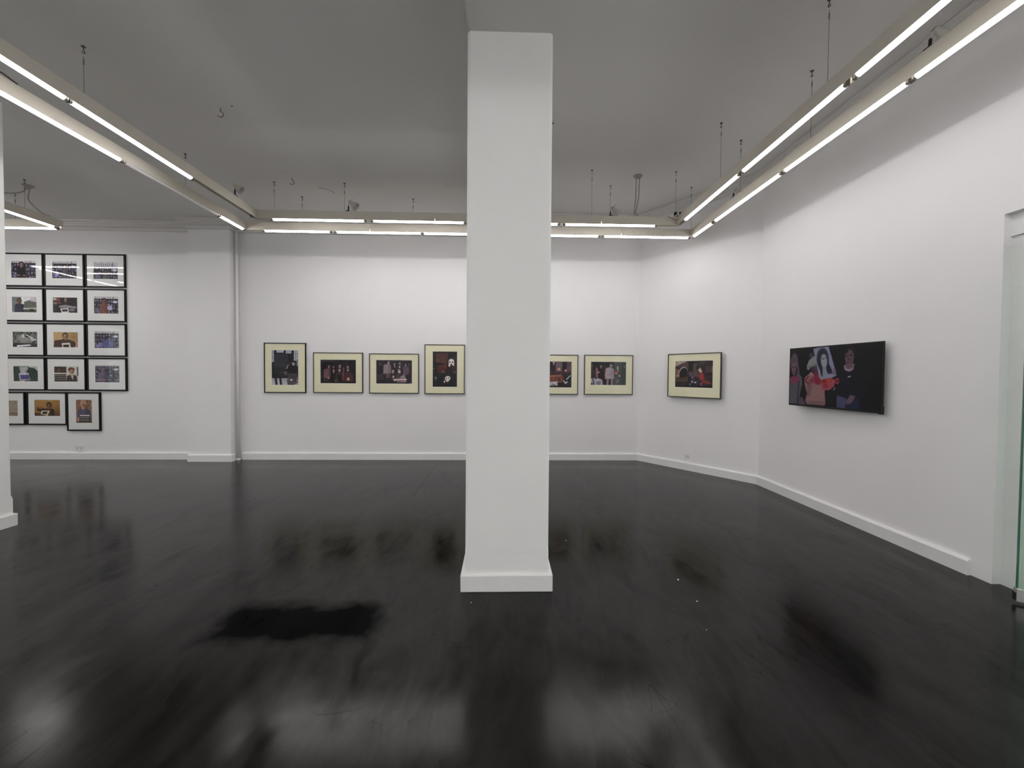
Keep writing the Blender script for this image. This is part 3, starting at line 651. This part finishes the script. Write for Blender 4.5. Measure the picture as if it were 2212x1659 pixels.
def pic_group_shirt():
    p = Pic(108, 72, (22, 16, 20)); sk = (160, 135, 140)
    p.r_(0, 0, 1, .12, (30, 26, 28)); p.person(.05, .16, .03, (95, 78, 82), (24, 18, 20), (50, 36, 42), .6); p.person(.17, .2, .034, (80, 60, 66), (22, 14, 17), (86, 50, 58), .72, 3.6); p.l([(.17, .3), (.18, .65)], .02, (160, 140, 150))
    p.person(.29, .2, .038, (150, 122, 124), (26, 18, 20), (34, 16, 20), .8, 3.6); p.e(.22, .45, .03, .04, (175, 140, 135)); p.person(.40, .2, .03, (90, 72, 76), (24, 18, 20), (56, 28, 30), .7)
    p.body(.53, .24, .23, .73, (176, 160, 170), (150, 134, 145)); p.l([(.42, .4), (.41, .6), (.44, .72)], .02, (165, 148, 156)); p.l([(.64, .32), (.63, .62)], .02, (160, 142, 150)); p.face(.57, .2, .042, (150, 148, 146), (110, 105, 108)); 
    for y in (.4, .46, .52, .58): p.l([(.48, y), (.58, y)], .006, (120, 105, 118))
    p.p([(.45, .72), (.52, .74), (.5, 1), (.44, 1)], (140, 122, 128)); p.p([(.56, .72), (.63, .73), (.63, 1), (.57, 1)], (138, 120, 126)); p.p([(.51, .73), (.57, .73), (.545, .86)], (26, 18, 22))
    p.person(.76, .24, .036, (150, 135, 138), (20, 14, 16), (26, 16, 18), .95, 3.6); p.e(.70, .46, .05, .07, (140, 44, 30), .85); p.e(.72, .5, .025, .03, (205, 130, 100)); p.p([(.74, .3), (.78, .34), (.765, .46)], (165, 150, 155)); p.e(.81, .6, .02, .03, (190, 170, 170)); p.e(.75, .82, .05, .1, (88, 66, 74), .8)
    p.r_(.84, 0, .88, 1, (60, 66, 60), .6); p.person(.95, .2, .03, (92, 84, 88), (16, 12, 14), (14, 11, 14), 1, 3)
    p.p([(0, .72), (.08, .68), (.14, .74), (.2, .7), (.32, .76), (.34, 1), (0, 1)], (178, 172, 186)); p.l([(.06, .7), (.1, 1)], .022, (30, 22, 26)); p.p([(.16, .84), (.28, .82), (.28, 1), (.16, 1)], (118, 116, 134)); p.l([(.33, .78), (.36, .98)], .02, (110, 84, 90)); p.r_(0, .9, .06, 1, (60, 50, 56)); p.mottle(6, 4); return p
def pic_mirror():
    p = Pic(108, 76, (46, 34, 36)); p.p([(0, 0), (.38, 0), (.2, .1), (0, .22)], (170, 150, 138)); p.p([(.05, .2), (.35, .04), (.38, .22), (.1, .3)], (84, 66, 66)); p.r_(0, .24, .3, .3, (36, 24, 24)); p.r_(.37, 0, .46, .7, (28, 18, 22)); p.r_(.42, .0, .52, .14, (14, 10, 12)); p.r_(.5, .12, .62, .6, (92, 76, 74)); p.p([(.55, .2), (.68, .04), (.78, .02), (.78, .3), (.6, .4)], (66, 58, 58))
    p.r_(.0, .3, .14, .7, (90, 62, 48)); p.r_(.04, .34, .1, .58, (140, 100, 76)); p.e(.23, .44, .12, .22, (196, 188, 190), soft=.12, rot=.35); p.e(.235, .47, .11, .215, (10, 10, 12), soft=.12, rot=.35); p.e(.08, .56, .04, .05, (180, 140, 116), .8)
    p.p([(.05, .64), (.36, .6), (.4, .76), (.02, .8)], (78, 58, 46)); p.r_(0, .78, .36, .84, (34, 18, 18)); p.r_(.36, .62, .5, .95, (24, 20, 30)); p.e(.48, .62, .03, .06, (120, 100, 122)); p.e(.47, .78, .03, .05, (150, 136, 160)); p.e(.42, .88, .02, .04, (110, 120, 150)); p.r_(.38, .4, .48, .58, (100, 74, 84))
    p.e(.67, .24, .11, .12, (50, 38, 26)); p.e(.70, .34, .09, .16, (40, 28, 22)); p.p([(.62, .33), (.66, .3), (.67, .24), (.69, .3), (.73, .4), (.71, .45), (.66, .42)], (214, 188, 182)); p.e(.66, .36, .03, .06, (205, 172, 164)); p.p([(.65, .44), (.73, .44), (.79, .56), (.78, .7), (.66, .68), (.63, .6)], (146, 42, 52)); p.l([(.7, .46), (.72, .66)], .012, (190, 76, 84)); p.p([(.64, .66), (.9, .74), (.98, .84), (.8, .86), (.7, .78)], (116, 40, 40)); p.l([(.76, .74), (.94, .82)], .014, (150, 70, 60))
    p.r_(.82, .2, .93, .5, (70, 54, 54)); p.r_(.95, .2, 1, .5, (110, 76, 70)); p.r_(.83, .44, 1, .54, (20, 12, 14)); p.r_(.8, .54, 1, .66, (54, 30, 30)); p.r_(.9, .6, .98, .78, (40, 26, 22)); p.r_(.5, .72, .72, .93, (44, 38, 46)); p.e(.555, .80, .03, .025, (220, 200, 190)); p.e(.71, .86, .03, .06, (132, 60, 84)); p.r_(0, .84, .36, .94, (52, 36, 32)); p.r_(0, .93, 1, 1, (12, 8, 8)); p.mottle(8, 4); return p

def crowd(seed, man=None, blue=.0, strip=.14, dark=(26, 22, 32)):
    """rows of pale faces on a dark wall with a line of small dark signs above"""
    p = Pic(84, 62, dark); r = np.random.default_rng(seed); 
    for j in range(4):
        for i in range(9):
            x, y = (i+.5+r.uniform(-.2, .2))/9, strip+.1+j*.22+r.uniform(-.03, .03)
            c = np.array((178, 172, 188))*r.uniform(.55, 1.1); p.e(x, y, .032, .055, c, .9, .35); p.e(x, y+.09, .05, .05, np.array((120, 112, 140))*r.uniform(.3, 1), .7, .5); p.e(x+.004, y-.045, .034, .03, dark, .75, .5); p.e(x, y+.02, .02, .008, c*.55, .6, .6)
    p.e(.86, strip+.18, .1, .07, (215, 210, 225), .9, .4); p.e(.15, .85, .1, .1, (110+blue*40, 106+blue*30, 140+blue*60), .7, .5)
    p.r_(0, 0, 1, strip, (205, 202, 206))
    for i in range(9): p.r_(.06+i*.085, strip*.25+.02*(i % 3), .085+i*.085, strip*.9, (70, 64, 74), .8)
    p.l([(.78, strip*.2), (.80, strip*.9)], .015, (50, 46, 54), .8)
    if man: man(p)
    p.mottle(9, 3); return p
def m1(p): p.person(.42, .24, .075, (176, 128, 116), (26, 16, 16), (22, 16, 18), 1, 4.4); p.e(.3, .84, .05, .04, (150, 104, 90)); p.e(.52, .84, .05, .04, (150, 104, 90))
def m2(p): p.person(.52, .32, .055, (165, 110, 100), (60, 40, 44), (84, 84, 96), 1, 3.6); p.e(.2, .72, .08, .12, (170, 165, 215), .8)
def m3(p): p.person(.5, .62, .05, (150, 90, 80), (60, 36, 36), (90, 84, 96), 1, 3.4)
def m4(p): p.person(.42, .3, .085, (150, 84, 66), (40, 18, 18), (120, 70, 58), 1, 3.8); p.e(.64, .66, .11, .15, (176, 166, 200), .9)
def m5(p): p.e(.55, .75, .28, .3, (92, 90, 140), .75, .5); p.e(.24, .8, .1, .14, (120, 116, 160), .7)
def m6(p): p.person(.32, .3, .06, (140, 110, 104), (110, 96, 96), (104, 98, 120), 1, 5); p.r_(.7, .3, .8, 1, (30, 20, 40)); p.l([(.15, .8), (.4, .85)], .04, (160, 120, 110))
def pic_street():
    p = Pic(84, 56, (108, 116, 116)); p.r_(.38, 0, .75, .45, (222, 224, 226)); p.p([(.5, .3), (.75, .2), (1, .35), (1, .8), (.5, .8)], (96, 100, 88)); p.r_(.75, 0, 1, .3, (196, 184, 190)); p.person(.3, .3, .085, (120, 84, 66), (70, 60, 50), (44, 48, 66), 1, 4.2); p.r_(.5, .72, 1, 1, (74, 78, 66)); p.r_(.46, .7, .98, .8, (196, 196, 190)); p.r_(.7, .76, .88, .92, (40, 40, 40)); p.mottle(9, 4); return p
def pic_shelf():
    p = Pic(84, 56, (36, 28, 28)); 
    for x, y, c in ((.02, .05, (190, 180, 172)), (.15, .08, (150, 70, 66)), (.03, .3, (140, 120, 110)), (.2, .28, (110, 70, 64)), (.04, .5, (30, 34, 60)), (.03, .7, (50, 46, 60))): p.r_(x, y, x+.14, y+.15, c)
    p.r_(.5, 0, 1, .5, (30, 22, 22)); p.person(.52, .14, .07, (150, 120, 104), (20, 16, 16), (44, 38, 36), .6, 3.4); p.p([(.25, .55), (.5, .48), (.95, .6), (.95, .68), (.25, .66)], (140, 136, 142)); p.p([(.3, .72), (.62, .68), (.66, .98), (.36, 1)], (214, 206, 204)); p.p([(.36, .78), (.58, .76), (.6, .9), (.4, .92)], (50, 34, 40)); p.e(.78, .8, .12, .1, (120, 110, 118), .8); p.mottle(10, 3); return p
def pic_car():
    p = Pic(84, 56, (88, 92, 86)); p.mottle(28, 5); p.e(.5, .45, .3, .3, (140, 138, 132), .9, .5); p.e(.42, .28, .05, .12, (214, 212, 210)); p.e(.6, .25, .1, .12, (30, 32, 30)); p.l([(.55, .2), (.95, .55)], .03, (226, 228, 228)); p.r_(0, .75, 1, 1, (40, 42, 40)); p.l([(.2, .92), (.7, .86)], .05, (236, 238, 240)); p.e(.8, .5, .08, .1, (190, 194, 190), .8); p.mottle(12, 4); return p
def pic_portrait():
    p = Pic(84, 56, (190, 158, 108)); p.e(.85, .3, .3, .5, (150, 118, 74), .6, .9); p.p([(.3, .5), (.42, .44), (.6, .48), (.85, .6), (1, 1), (0, 1), (.05, .55)], (66, 42, 34)); p.face(.48, .3, .10, (176, 136, 92), (60, 46, 36)); p.p([(.9, .8), (1, .7), (1, 1), (.85, 1)], (170, 130, 124)); p.p([(.33, .72), (.66, .68), (.7, 1), (.36, 1)], (226, 216, 204)); p.p([(.38, .82), (.62, .8), (.64, .97), (.4, .98)], (40, 34, 34)); p.mottle(6, 4); return p
def pic_trees():
    p = Pic(84, 56, (46, 66, 52)); p.mottle(22, 4); p.r_(.25, .05, .6, .5, (176, 176, 172)); p.p([(.6, 0), (1, 0), (1, .3), (.8, .25)], (186, 200, 186)); p.e(.75, .45, .22, .35, (30, 50, 44)); p.e(.1, .4, .18, .4, (38, 58, 46)); p.p([(.22, .48), (.62, .44), (.66, .9), (.26, .92)], (190, 188, 206)); p.p([(.26, .58), (.62, .56), (.64, .86), (.3, .86)], (72, 66, 120)); p.e(.36, .95, .1, .08, (196, 160, 146)); p.mottle(12, 3); return p
def pic_sign_hat():
    p = Pic(84, 56, (70, 54, 46)); p.r_(.5, 0, 1, 1, (206, 202, 192)); p.face(.22, .25, .09, (110, 72, 58), (28, 20, 20)); p.r_(0, .42, .52, .5, (226, 220, 214)); p.r_(0, .5, .5, 1, (34, 28, 26))
    for j in range(3):
        for i in range(7): p.e(.05+i*.07, .6+j*.13, .022, .04, (190, 176, 160), .8, .5)
    p.e(.7, .2, .13, .14, (96, 66, 44)); p.face(.71, .33, .085, (190, 142, 112), (96, 60, 40)); p.body(.72, .55, .4, 1, (52, 50, 46)); p.p([(.66, .56), (.78, .56), (.76, .9)], (206, 176, 160)); p.r_(.93, .05, .98, .6, (50, 40, 44)); p.mottle(8, 4); return p
def pic_amber():
    p = Pic(84, 56, (150, 106, 44)); p.e(.5, .2, .5, .4, (176, 130, 62), .7, .9); p.e(1, .8, .4, .4, (112, 74, 28), .6, .9); p.p([(0, .8), (.4, .85), (1, .93), (1, 1), (0, 1)], (70, 44, 16)); p.person(.57, .38, .09, (130, 84, 46), (30, 18, 10), (50, 28, 14), 1, 4.2); p.p([(.1, .44), (.34, .5), (.5, .62), (.4, .8), (.12, .66)], (30, 18, 10)); p.e(.24, .5, .1, .06, (150, 96, 50), .8); p.p([(.28, .66), (.6, .66), (.5, .98), (.24, .86)], (222, 206, 176)); p.p([(.32, .72), (.52, .72), (.46, .9), (.3, .84)], (36, 28, 20)); p.mottle(6, 4); return p
def pic_beige():
    p = Pic(60, 56, (152, 140, 120)); p.r_(0, .78, 1, .83, (112, 98, 80)); p.r_(0, .83, 1, 1, (136, 120, 98)); p.mottle(6, 5); return p
def pic_holding():
    p = Pic(58, 84, (140, 100, 76)); p.mottle(20, 5); p.e(.5, .3, .25, .25, (110, 76, 58), .6, .6); p.body(.5, .36, .8, 1, (84, 80, 104), (64, 60, 86)); p.face(.45, .2, .16, (196, 142, 112), (176, 140, 112)); p.e(.45, .36, .1, .06, (190, 136, 110)); p.r_(.24, .65, .84, .70, (230, 224, 218)); p.r_(.22, .70, .84, .95, (48, 40, 40))
    for j in range(2):
        for i in range(6): p.e(.3+i*.09, .77+j*.1, .03, .03, (180, 170, 156), .8, .5)
    p.e(.14, .83, .08, .09, (186, 130, 106)); p.r_(.1, .95, .9, 1, (110, 78, 56)); p.mottle(6, 4); return p

GB = 'cream mounted photographs along the back walls'
def big(x0, x1, z0, z1, pw, ph, pic, label, cz=0.02, cx=0.0, fm='framed', strip=.012):
    framed(label, ((x0+x1)/2, BW-.001, z0), 0, x1-x0, z1-z0, pw, ph, pic, strip, .030, M[fm], M['matc'], cz, GB, cx)
big(-4.077, -3.368, 1.157, 2.015, .448, .594, pic_room(), 'upright framed photograph nearest the pilaster, bright windows over dark seated figures', .004, -.003, 'frameb', .014)
big(-3.245, -2.396, 1.161, 1.857, .603, .404, pic_group_dark(), 'framed group photograph on the back wall, second from the pilaster, very dark', .020)
big(-2.289, -1.434, 1.157, 1.847, .613, .404, pic_group_table(), 'framed group photograph third from the pilaster, standing people around a bright table', .027)
big(-1.336, -.641, 1.153, 2.012, .42, .611, pic_masks(), 'upright framed photograph beside the pillar, two white masks on black', .0, .003)
big(.484, 1.339, 1.156, 1.853, .625, .451, pic_casket(), 'framed photograph partly behind the pillar on its right', .001, 0)
big(1.449, 2.308, 1.158, 1.855, .619, .405, pic_group_shirt(), 'framed photograph right of the pillar before the corner, standing person in a long pale shirt', .023, -.001)
framed('framed photograph alone on the diagonal wall, red shirted figure and black oval mirror', (3.0065-(-nx)*-.018+.0, 6.2085-(-ny)*-.018+.0, 1.159), -math.radians(53.54), .853, .692, .60, .412, pic_mirror(), .012, .030, M['framed'], M['matc'], .02, GB)

GG = 'black framed photographs hung edge to edge in a grid'
W0, H0 = .658, .562
grid = [
 (0, 0, crowd(1, m1), 'framed man in black with folded arms, top row of the black grid'),
 (0, 1, crowd(2, m2, .6), 'middle frame of the top row of the black grid, bluish crowd'),
 (0, 2, crowd(3, m3, 0, .3), 'top right corner frame of the black grid, tall dark signs over a crowd'),
 (1, 0, pic_street(), 'framed man before a pale street, second row of the black grid'),
 (1, 1, pic_shelf(), 'framed picture of dark cluttered shelves, middle of the black grid second row'),
 (1, 2, crowd(4, m4), 'framed man in red brown before many faces, second row of the black grid'),
 (2, 0, pic_car(), 'framed grey figure with white streaks, third row of the black grid'),
 (2, 1, pic_portrait(), 'framed man on a tan background holding a print, third row of the black grid'),
 (2, 2, crowd(5, m5, .8), 'framed bluish crowd at the right end of the black grid third row'),
 (3, 0, pic_trees(), 'framed green trees behind a held print, fourth row of the black grid'),
 (3, 1, pic_sign_hat(), 'framed person in a brown hat, fourth row of the black grid'),
 (3, 2, crowd(6, m6, .2, .06, (60, 54, 72)), 'framed pale violet crowd at the right end of the black grid fourth row'),
]
XS = [-8.055, -7.385, -6.708]; ZS = [2.921, 2.337, 1.752, 1.171]
for r, c, pic, lab in grid:
    framed(lab, (XS[c], BW-.001, ZS[r]), 0, W0, H0, .40, .255 if pic.h < 60 else .285, pic, .023, .030, M['frameb'], M['matw'], -.0 if pic.h < 60 else .008, GG)
framed('picture in the short bottom row of the black grid, cut by the left pillar', (-8.40, BW-.001, .585), 0, W0, H0, .40, .26, pic_beige(), .023, .030, M['frameb'], M['matw'], 0, GG)
framed('amber picture of a dark haired person in the short bottom row of the black grid', (-7.712, BW-.001, .585), 0, W0, H0, .42, .27, pic_amber(), .023, .030, M['frameb'], M['matw'], .008, GG)
framed('upright framed photograph hanging lowest at the end of the black grid', (-7.105, BW-.001, .488), 0, .555, .66, .262, .392, pic_holding(), .023, .030, M['frameb'], M['matw'], .0, GG)

# ------------------------------------------------------------------ television on the right wall
def pic_tv():
    p = Pic(216, 126, (4, 4, 9))
    def z(pts):  # picture coordinates from the screen rectangle
        return pts
    p.r_(.0, .0, 1, .12, (10, 7, 12), .7); p.e(.28, .14, .03, .05, (62, 60, 72), .8)
    # woman at the left edge
    p.e(.06, .27, .05, .20, (96, 80, 80)); p.l([(.07, .14), (.11, .35), (.12, .46)], .025, (98, 82, 76)); p.p([(.02, .52), (.11, .44), (.16, .50), (.17, .64), (.13, .9), (.12, 1), (.0, 1), (.0, .55)], (92, 84, 84)); p.e(.055, .34, .035, .13, (116, 84, 86)); p.e(.045, .20, .05, .06, (88, 76, 78)); p.e(.04, .33, .012, .012, (50, 30, 36)); p.e(.07, .33, .012, .012, (50, 30, 36)); p.e(.055, .42, .018, .01, (76, 40, 48)); p.l([(.095, .34), (.09, .44), (.075, .52)], .012, (20, 14, 18))
    p.p([(.0, .6), (.02, .5), (.13, .5), (.14, .60), (.0, .64)], (142, 44, 70), .75); p.p([(.0, .64), (.11, .62), (.10, 1), (0, 1)], (84, 80, 78)); p.l([(.125, .6), (.115, 1)], .012, (34, 28, 36)); p.p([(.14, .86), (.18, .88), (.22, 1), (.12, 1)], (92, 66, 76))
    # person in a salmon sweater and pale hat
    p.p([(.20, .52), (.28, .42), (.40, .46), (.44, .62), (.45, .82), (.46, .96), (.42, 1), (.24, 1), (.215, .92), (.235, .8), (.2, .62)], (150, 108, 98)); p.p([(.235, .62), (.3, .64), (.27, .84), (.23, .86)], (112, 78, 78), .7); p.p([(.22, .93), (.46, .91), (.45, .98), (.24, 1)], (128, 92, 84)); p.r_(.24, .985, .44, 1, (34, 28, 32))
    p.e(.33, .37, .05, .12, (72, 50, 58)); p.e(.345, .34, .03, .05, (88, 62, 72)); p.p([(.27, .42), (.35, .50), (.34, .53), (.26, .45)], (172, 136, 128)); p.p([(.225, .31), (.25, .22), (.30, .155), (.36, .15), (.39, .28), (.33, .30), (.27, .34), (.25, .39), (.23, .38)], (148, 144, 130)); p.l([(.25, .33), (.37, .28)], .02, (128, 124, 112))
    # held poster with a long haired portrait
    p.p([(.30, .02), (.475, -.015), (.575, .48), (.44, .58), (.38, .52)], (150, 146, 156)); p.e(.415, .21, .07, .19, (40, 40, 52), rot=-.12); p.p([(.36, .2), (.40, .48), (.425, .52), (.43, .3)], (28, 30, 42)); p.p([(.46, .2), (.53, .42), (.48, .46), (.445, .34)], (28, 30, 42)); p.e(.43, .24, .036, .12, (160, 158, 150), rot=-.12); p.p([(.415, .34), (.455, .34), (.48, .54), (.42, .54)], (142, 146, 140)); p.e(.42, .20, .014, .012, (70, 66, 70)); p.e(.45, .19, .012, .01, (80, 76, 80)); p.p([(.53, .36), (.565, .38), (.57, .5), (.54, .46)], (124, 100, 108)); p.l([(.5, .45), (.53, .44)], .01, (60, 50, 52))
    # smeared red paint across the chest and the poster
    R = (132, 30, 46)
    p.l([(.245, .50), (.22, .55), (.225, .60), (.25, .62)], .018, R, .8); p.e(.285, .575, .03, .05, (126, 52, 66), .8, .5); p.e(.34, .53, .04, .09, (140, 40, 54), .85, .6); p.e(.37, .59, .035, .05, (140, 22, 40), .9, .6); p.l([(.33, .44), (.35, .56), (.38, .62)], .02, R, .8)
    p.p([(.40, .62), (.43, .54), (.5, .52), (.56, .55), (.55, .66), (.5, .72), (.43, .73)], (168, 74, 72)); p.e(.435, .58, .028, .035, (146, 12, 16)); p.e(.49, .58, .03, .06, (176, 66, 54), .8); p.e(.455, .66, .03, .04, (150, 40, 56), .8); p.l([(.41, .66), (.42, .74), (.44, .735)], .012, (176, 84, 96)); p.e(.58, .57, .026, .05, (170, 60, 80)); p.e(.578, .57, .015, .03, (120, 10, 22))
    # man in dark clothing at the right
    p.e(.70, .10, .055, .09, (12, 11, 15)); p.e(.70, .20, .046, .125, (104, 76, 76)); p.e(.675, .17, .016, .014, (44, 30, 34)); p.e(.715, .165, .016, .014, (44, 30, 34)); p.e(.695, .23, .012, .02, (84, 56, 60)); p.e(.695, .28, .022, .01, (70, 40, 46)); p.e(.66, .1, .03, .03, (14, 12, 16)); p.p([(.645, .33), (.67, .30), (.73, .30), (.75, .30), (.74, .40), (.70, .42), (.66, .40)], (160, 136, 136)); p.e(.70, .33, .04, .05, (112, 80, 80)); p.p([(.63, .38), (.66, .40), (.70, .43), (.74, .39), (.80, .42), (.84, .8), (.8, .9), (.6, .86), (.60, .5)], (10, 12, 24)); p.l([(.695, .50), (.715, .495)], .008, (186, 186, 198))
    p.p([(.58, .80), (.68, .84), (.67, 1), (.58, 1)], (72, 70, 94)); p.p([(.68, .84), (.8, .84), (.82, 1), (.68, 1)], (30, 32, 56)); p.p([(.67, .9), (.72, .78), (.77, .80), (.74, .9), (.69, .94)], (98, 78, 82)); p.l([(.545, .72), (.56, .68)], .008, (140, 138, 140)); p.e(.9, .48, .008, .02, (60, 50, 62)); p.e(.89, .43, .006, .012, (50, 44, 60))
    p.a = p.a*np.array((.88, .90, 1.0)); p.mottle(2, 4); return p
TVW, TVH = 1.125, .675
tvl, tvr = Vector((3.453, 4.748)), Vector((3.516, 3.628)); tm = (tvl+tvr)/2
ang = math.atan2(tvr.y-tvl.y, tvr.x-tvl.x)
t = thing('flat_tv', 'flat black television on the right wall showing four figures and red paint', 'television', (tm.x, tm.y, 1.160), ang)
bm = bmesh.new(); box(bm, -TVW/2, TVW/2, 0, .018, 0, TVH, .003); box(bm, -TVW/2+.06, TVW/2-.06, .018, .036, .05, TVH-.18, .006); link('cabinet', bm, M['tvb'], t)
bz = .013
grid_mesh('screen', pic_tv(), -TVW/2+bz, TVW/2-bz, .022, TVH-bz, -.0012, M['screen'], t)
bm = bmesh.new(); box(bm, TVW/2-.035, TVW/2+.004, .0005, .02, -.006, .07, .002); link('control_box', bm, M['tvb'], t)
bm = bmesh.new(); box(bm, -.10, .10, .037, .045, .22, .44, .002); box(bm, -.03, .03, .046, .058, .26, .40, .002); link('wall_bracket', bm, M['cableb'], t)

# ------------------------------------------------------------------ light from outside, camera
w = bpy.data.worlds.new('overcast_daylight'); bpy.context.scene.world = w; w.use_nodes = True
bg = w.node_tree.nodes['Background']; bg.inputs[0].default_value = (.94, 1.0, .98, 1); bg.inputs[1].default_value = 2.0

cam = bpy.data.cameras.new('camera'); co = bpy.data.objects.new('camera', cam); C.objects.link(co)
R = [[0.9996398502850572, -0.02583766828791499, 0.007251525323148787], [0.006638634839765881, -0.02372814210927092, -0.9996964058150388], [0.02600188934544647, 0.9993845056681067, -0.023548069580779676]]
r, d, f = (Vector(v) for v in R)
mx = Matrix(((r.x, -d.x, -f.x, 0), (r.y, -d.y, -f.y, 0), (r.z, -d.z, -f.z, 1.5), (0, 0, 0, 1)))
co.matrix_world = mx; cam.sensor_fit = 'HORIZONTAL'; cam.sensor_width = 36.0; cam.lens = 870.0/2212*36.0; cam.clip_start = .02; cam.clip_end = 200
sc = bpy.context.scene; sc.camera = co
sc.view_settings.view_transform = 'Standard'; sc.view_settings.look = 'None'; sc.view_settings.gamma = 1; sc.view_settings.use_curve_mapping = False
sc.view_settings.exposure = 0.05
sc.cycles.use_denoising = True; sc.cycles.max_bounces = 8; sc.cycles.diffuse_bounces = 4; sc.cycles.glossy_bounces = 3; sc.cycles.adaptive_threshold = .04; sc.cycles.transparent_max_bounces = 12
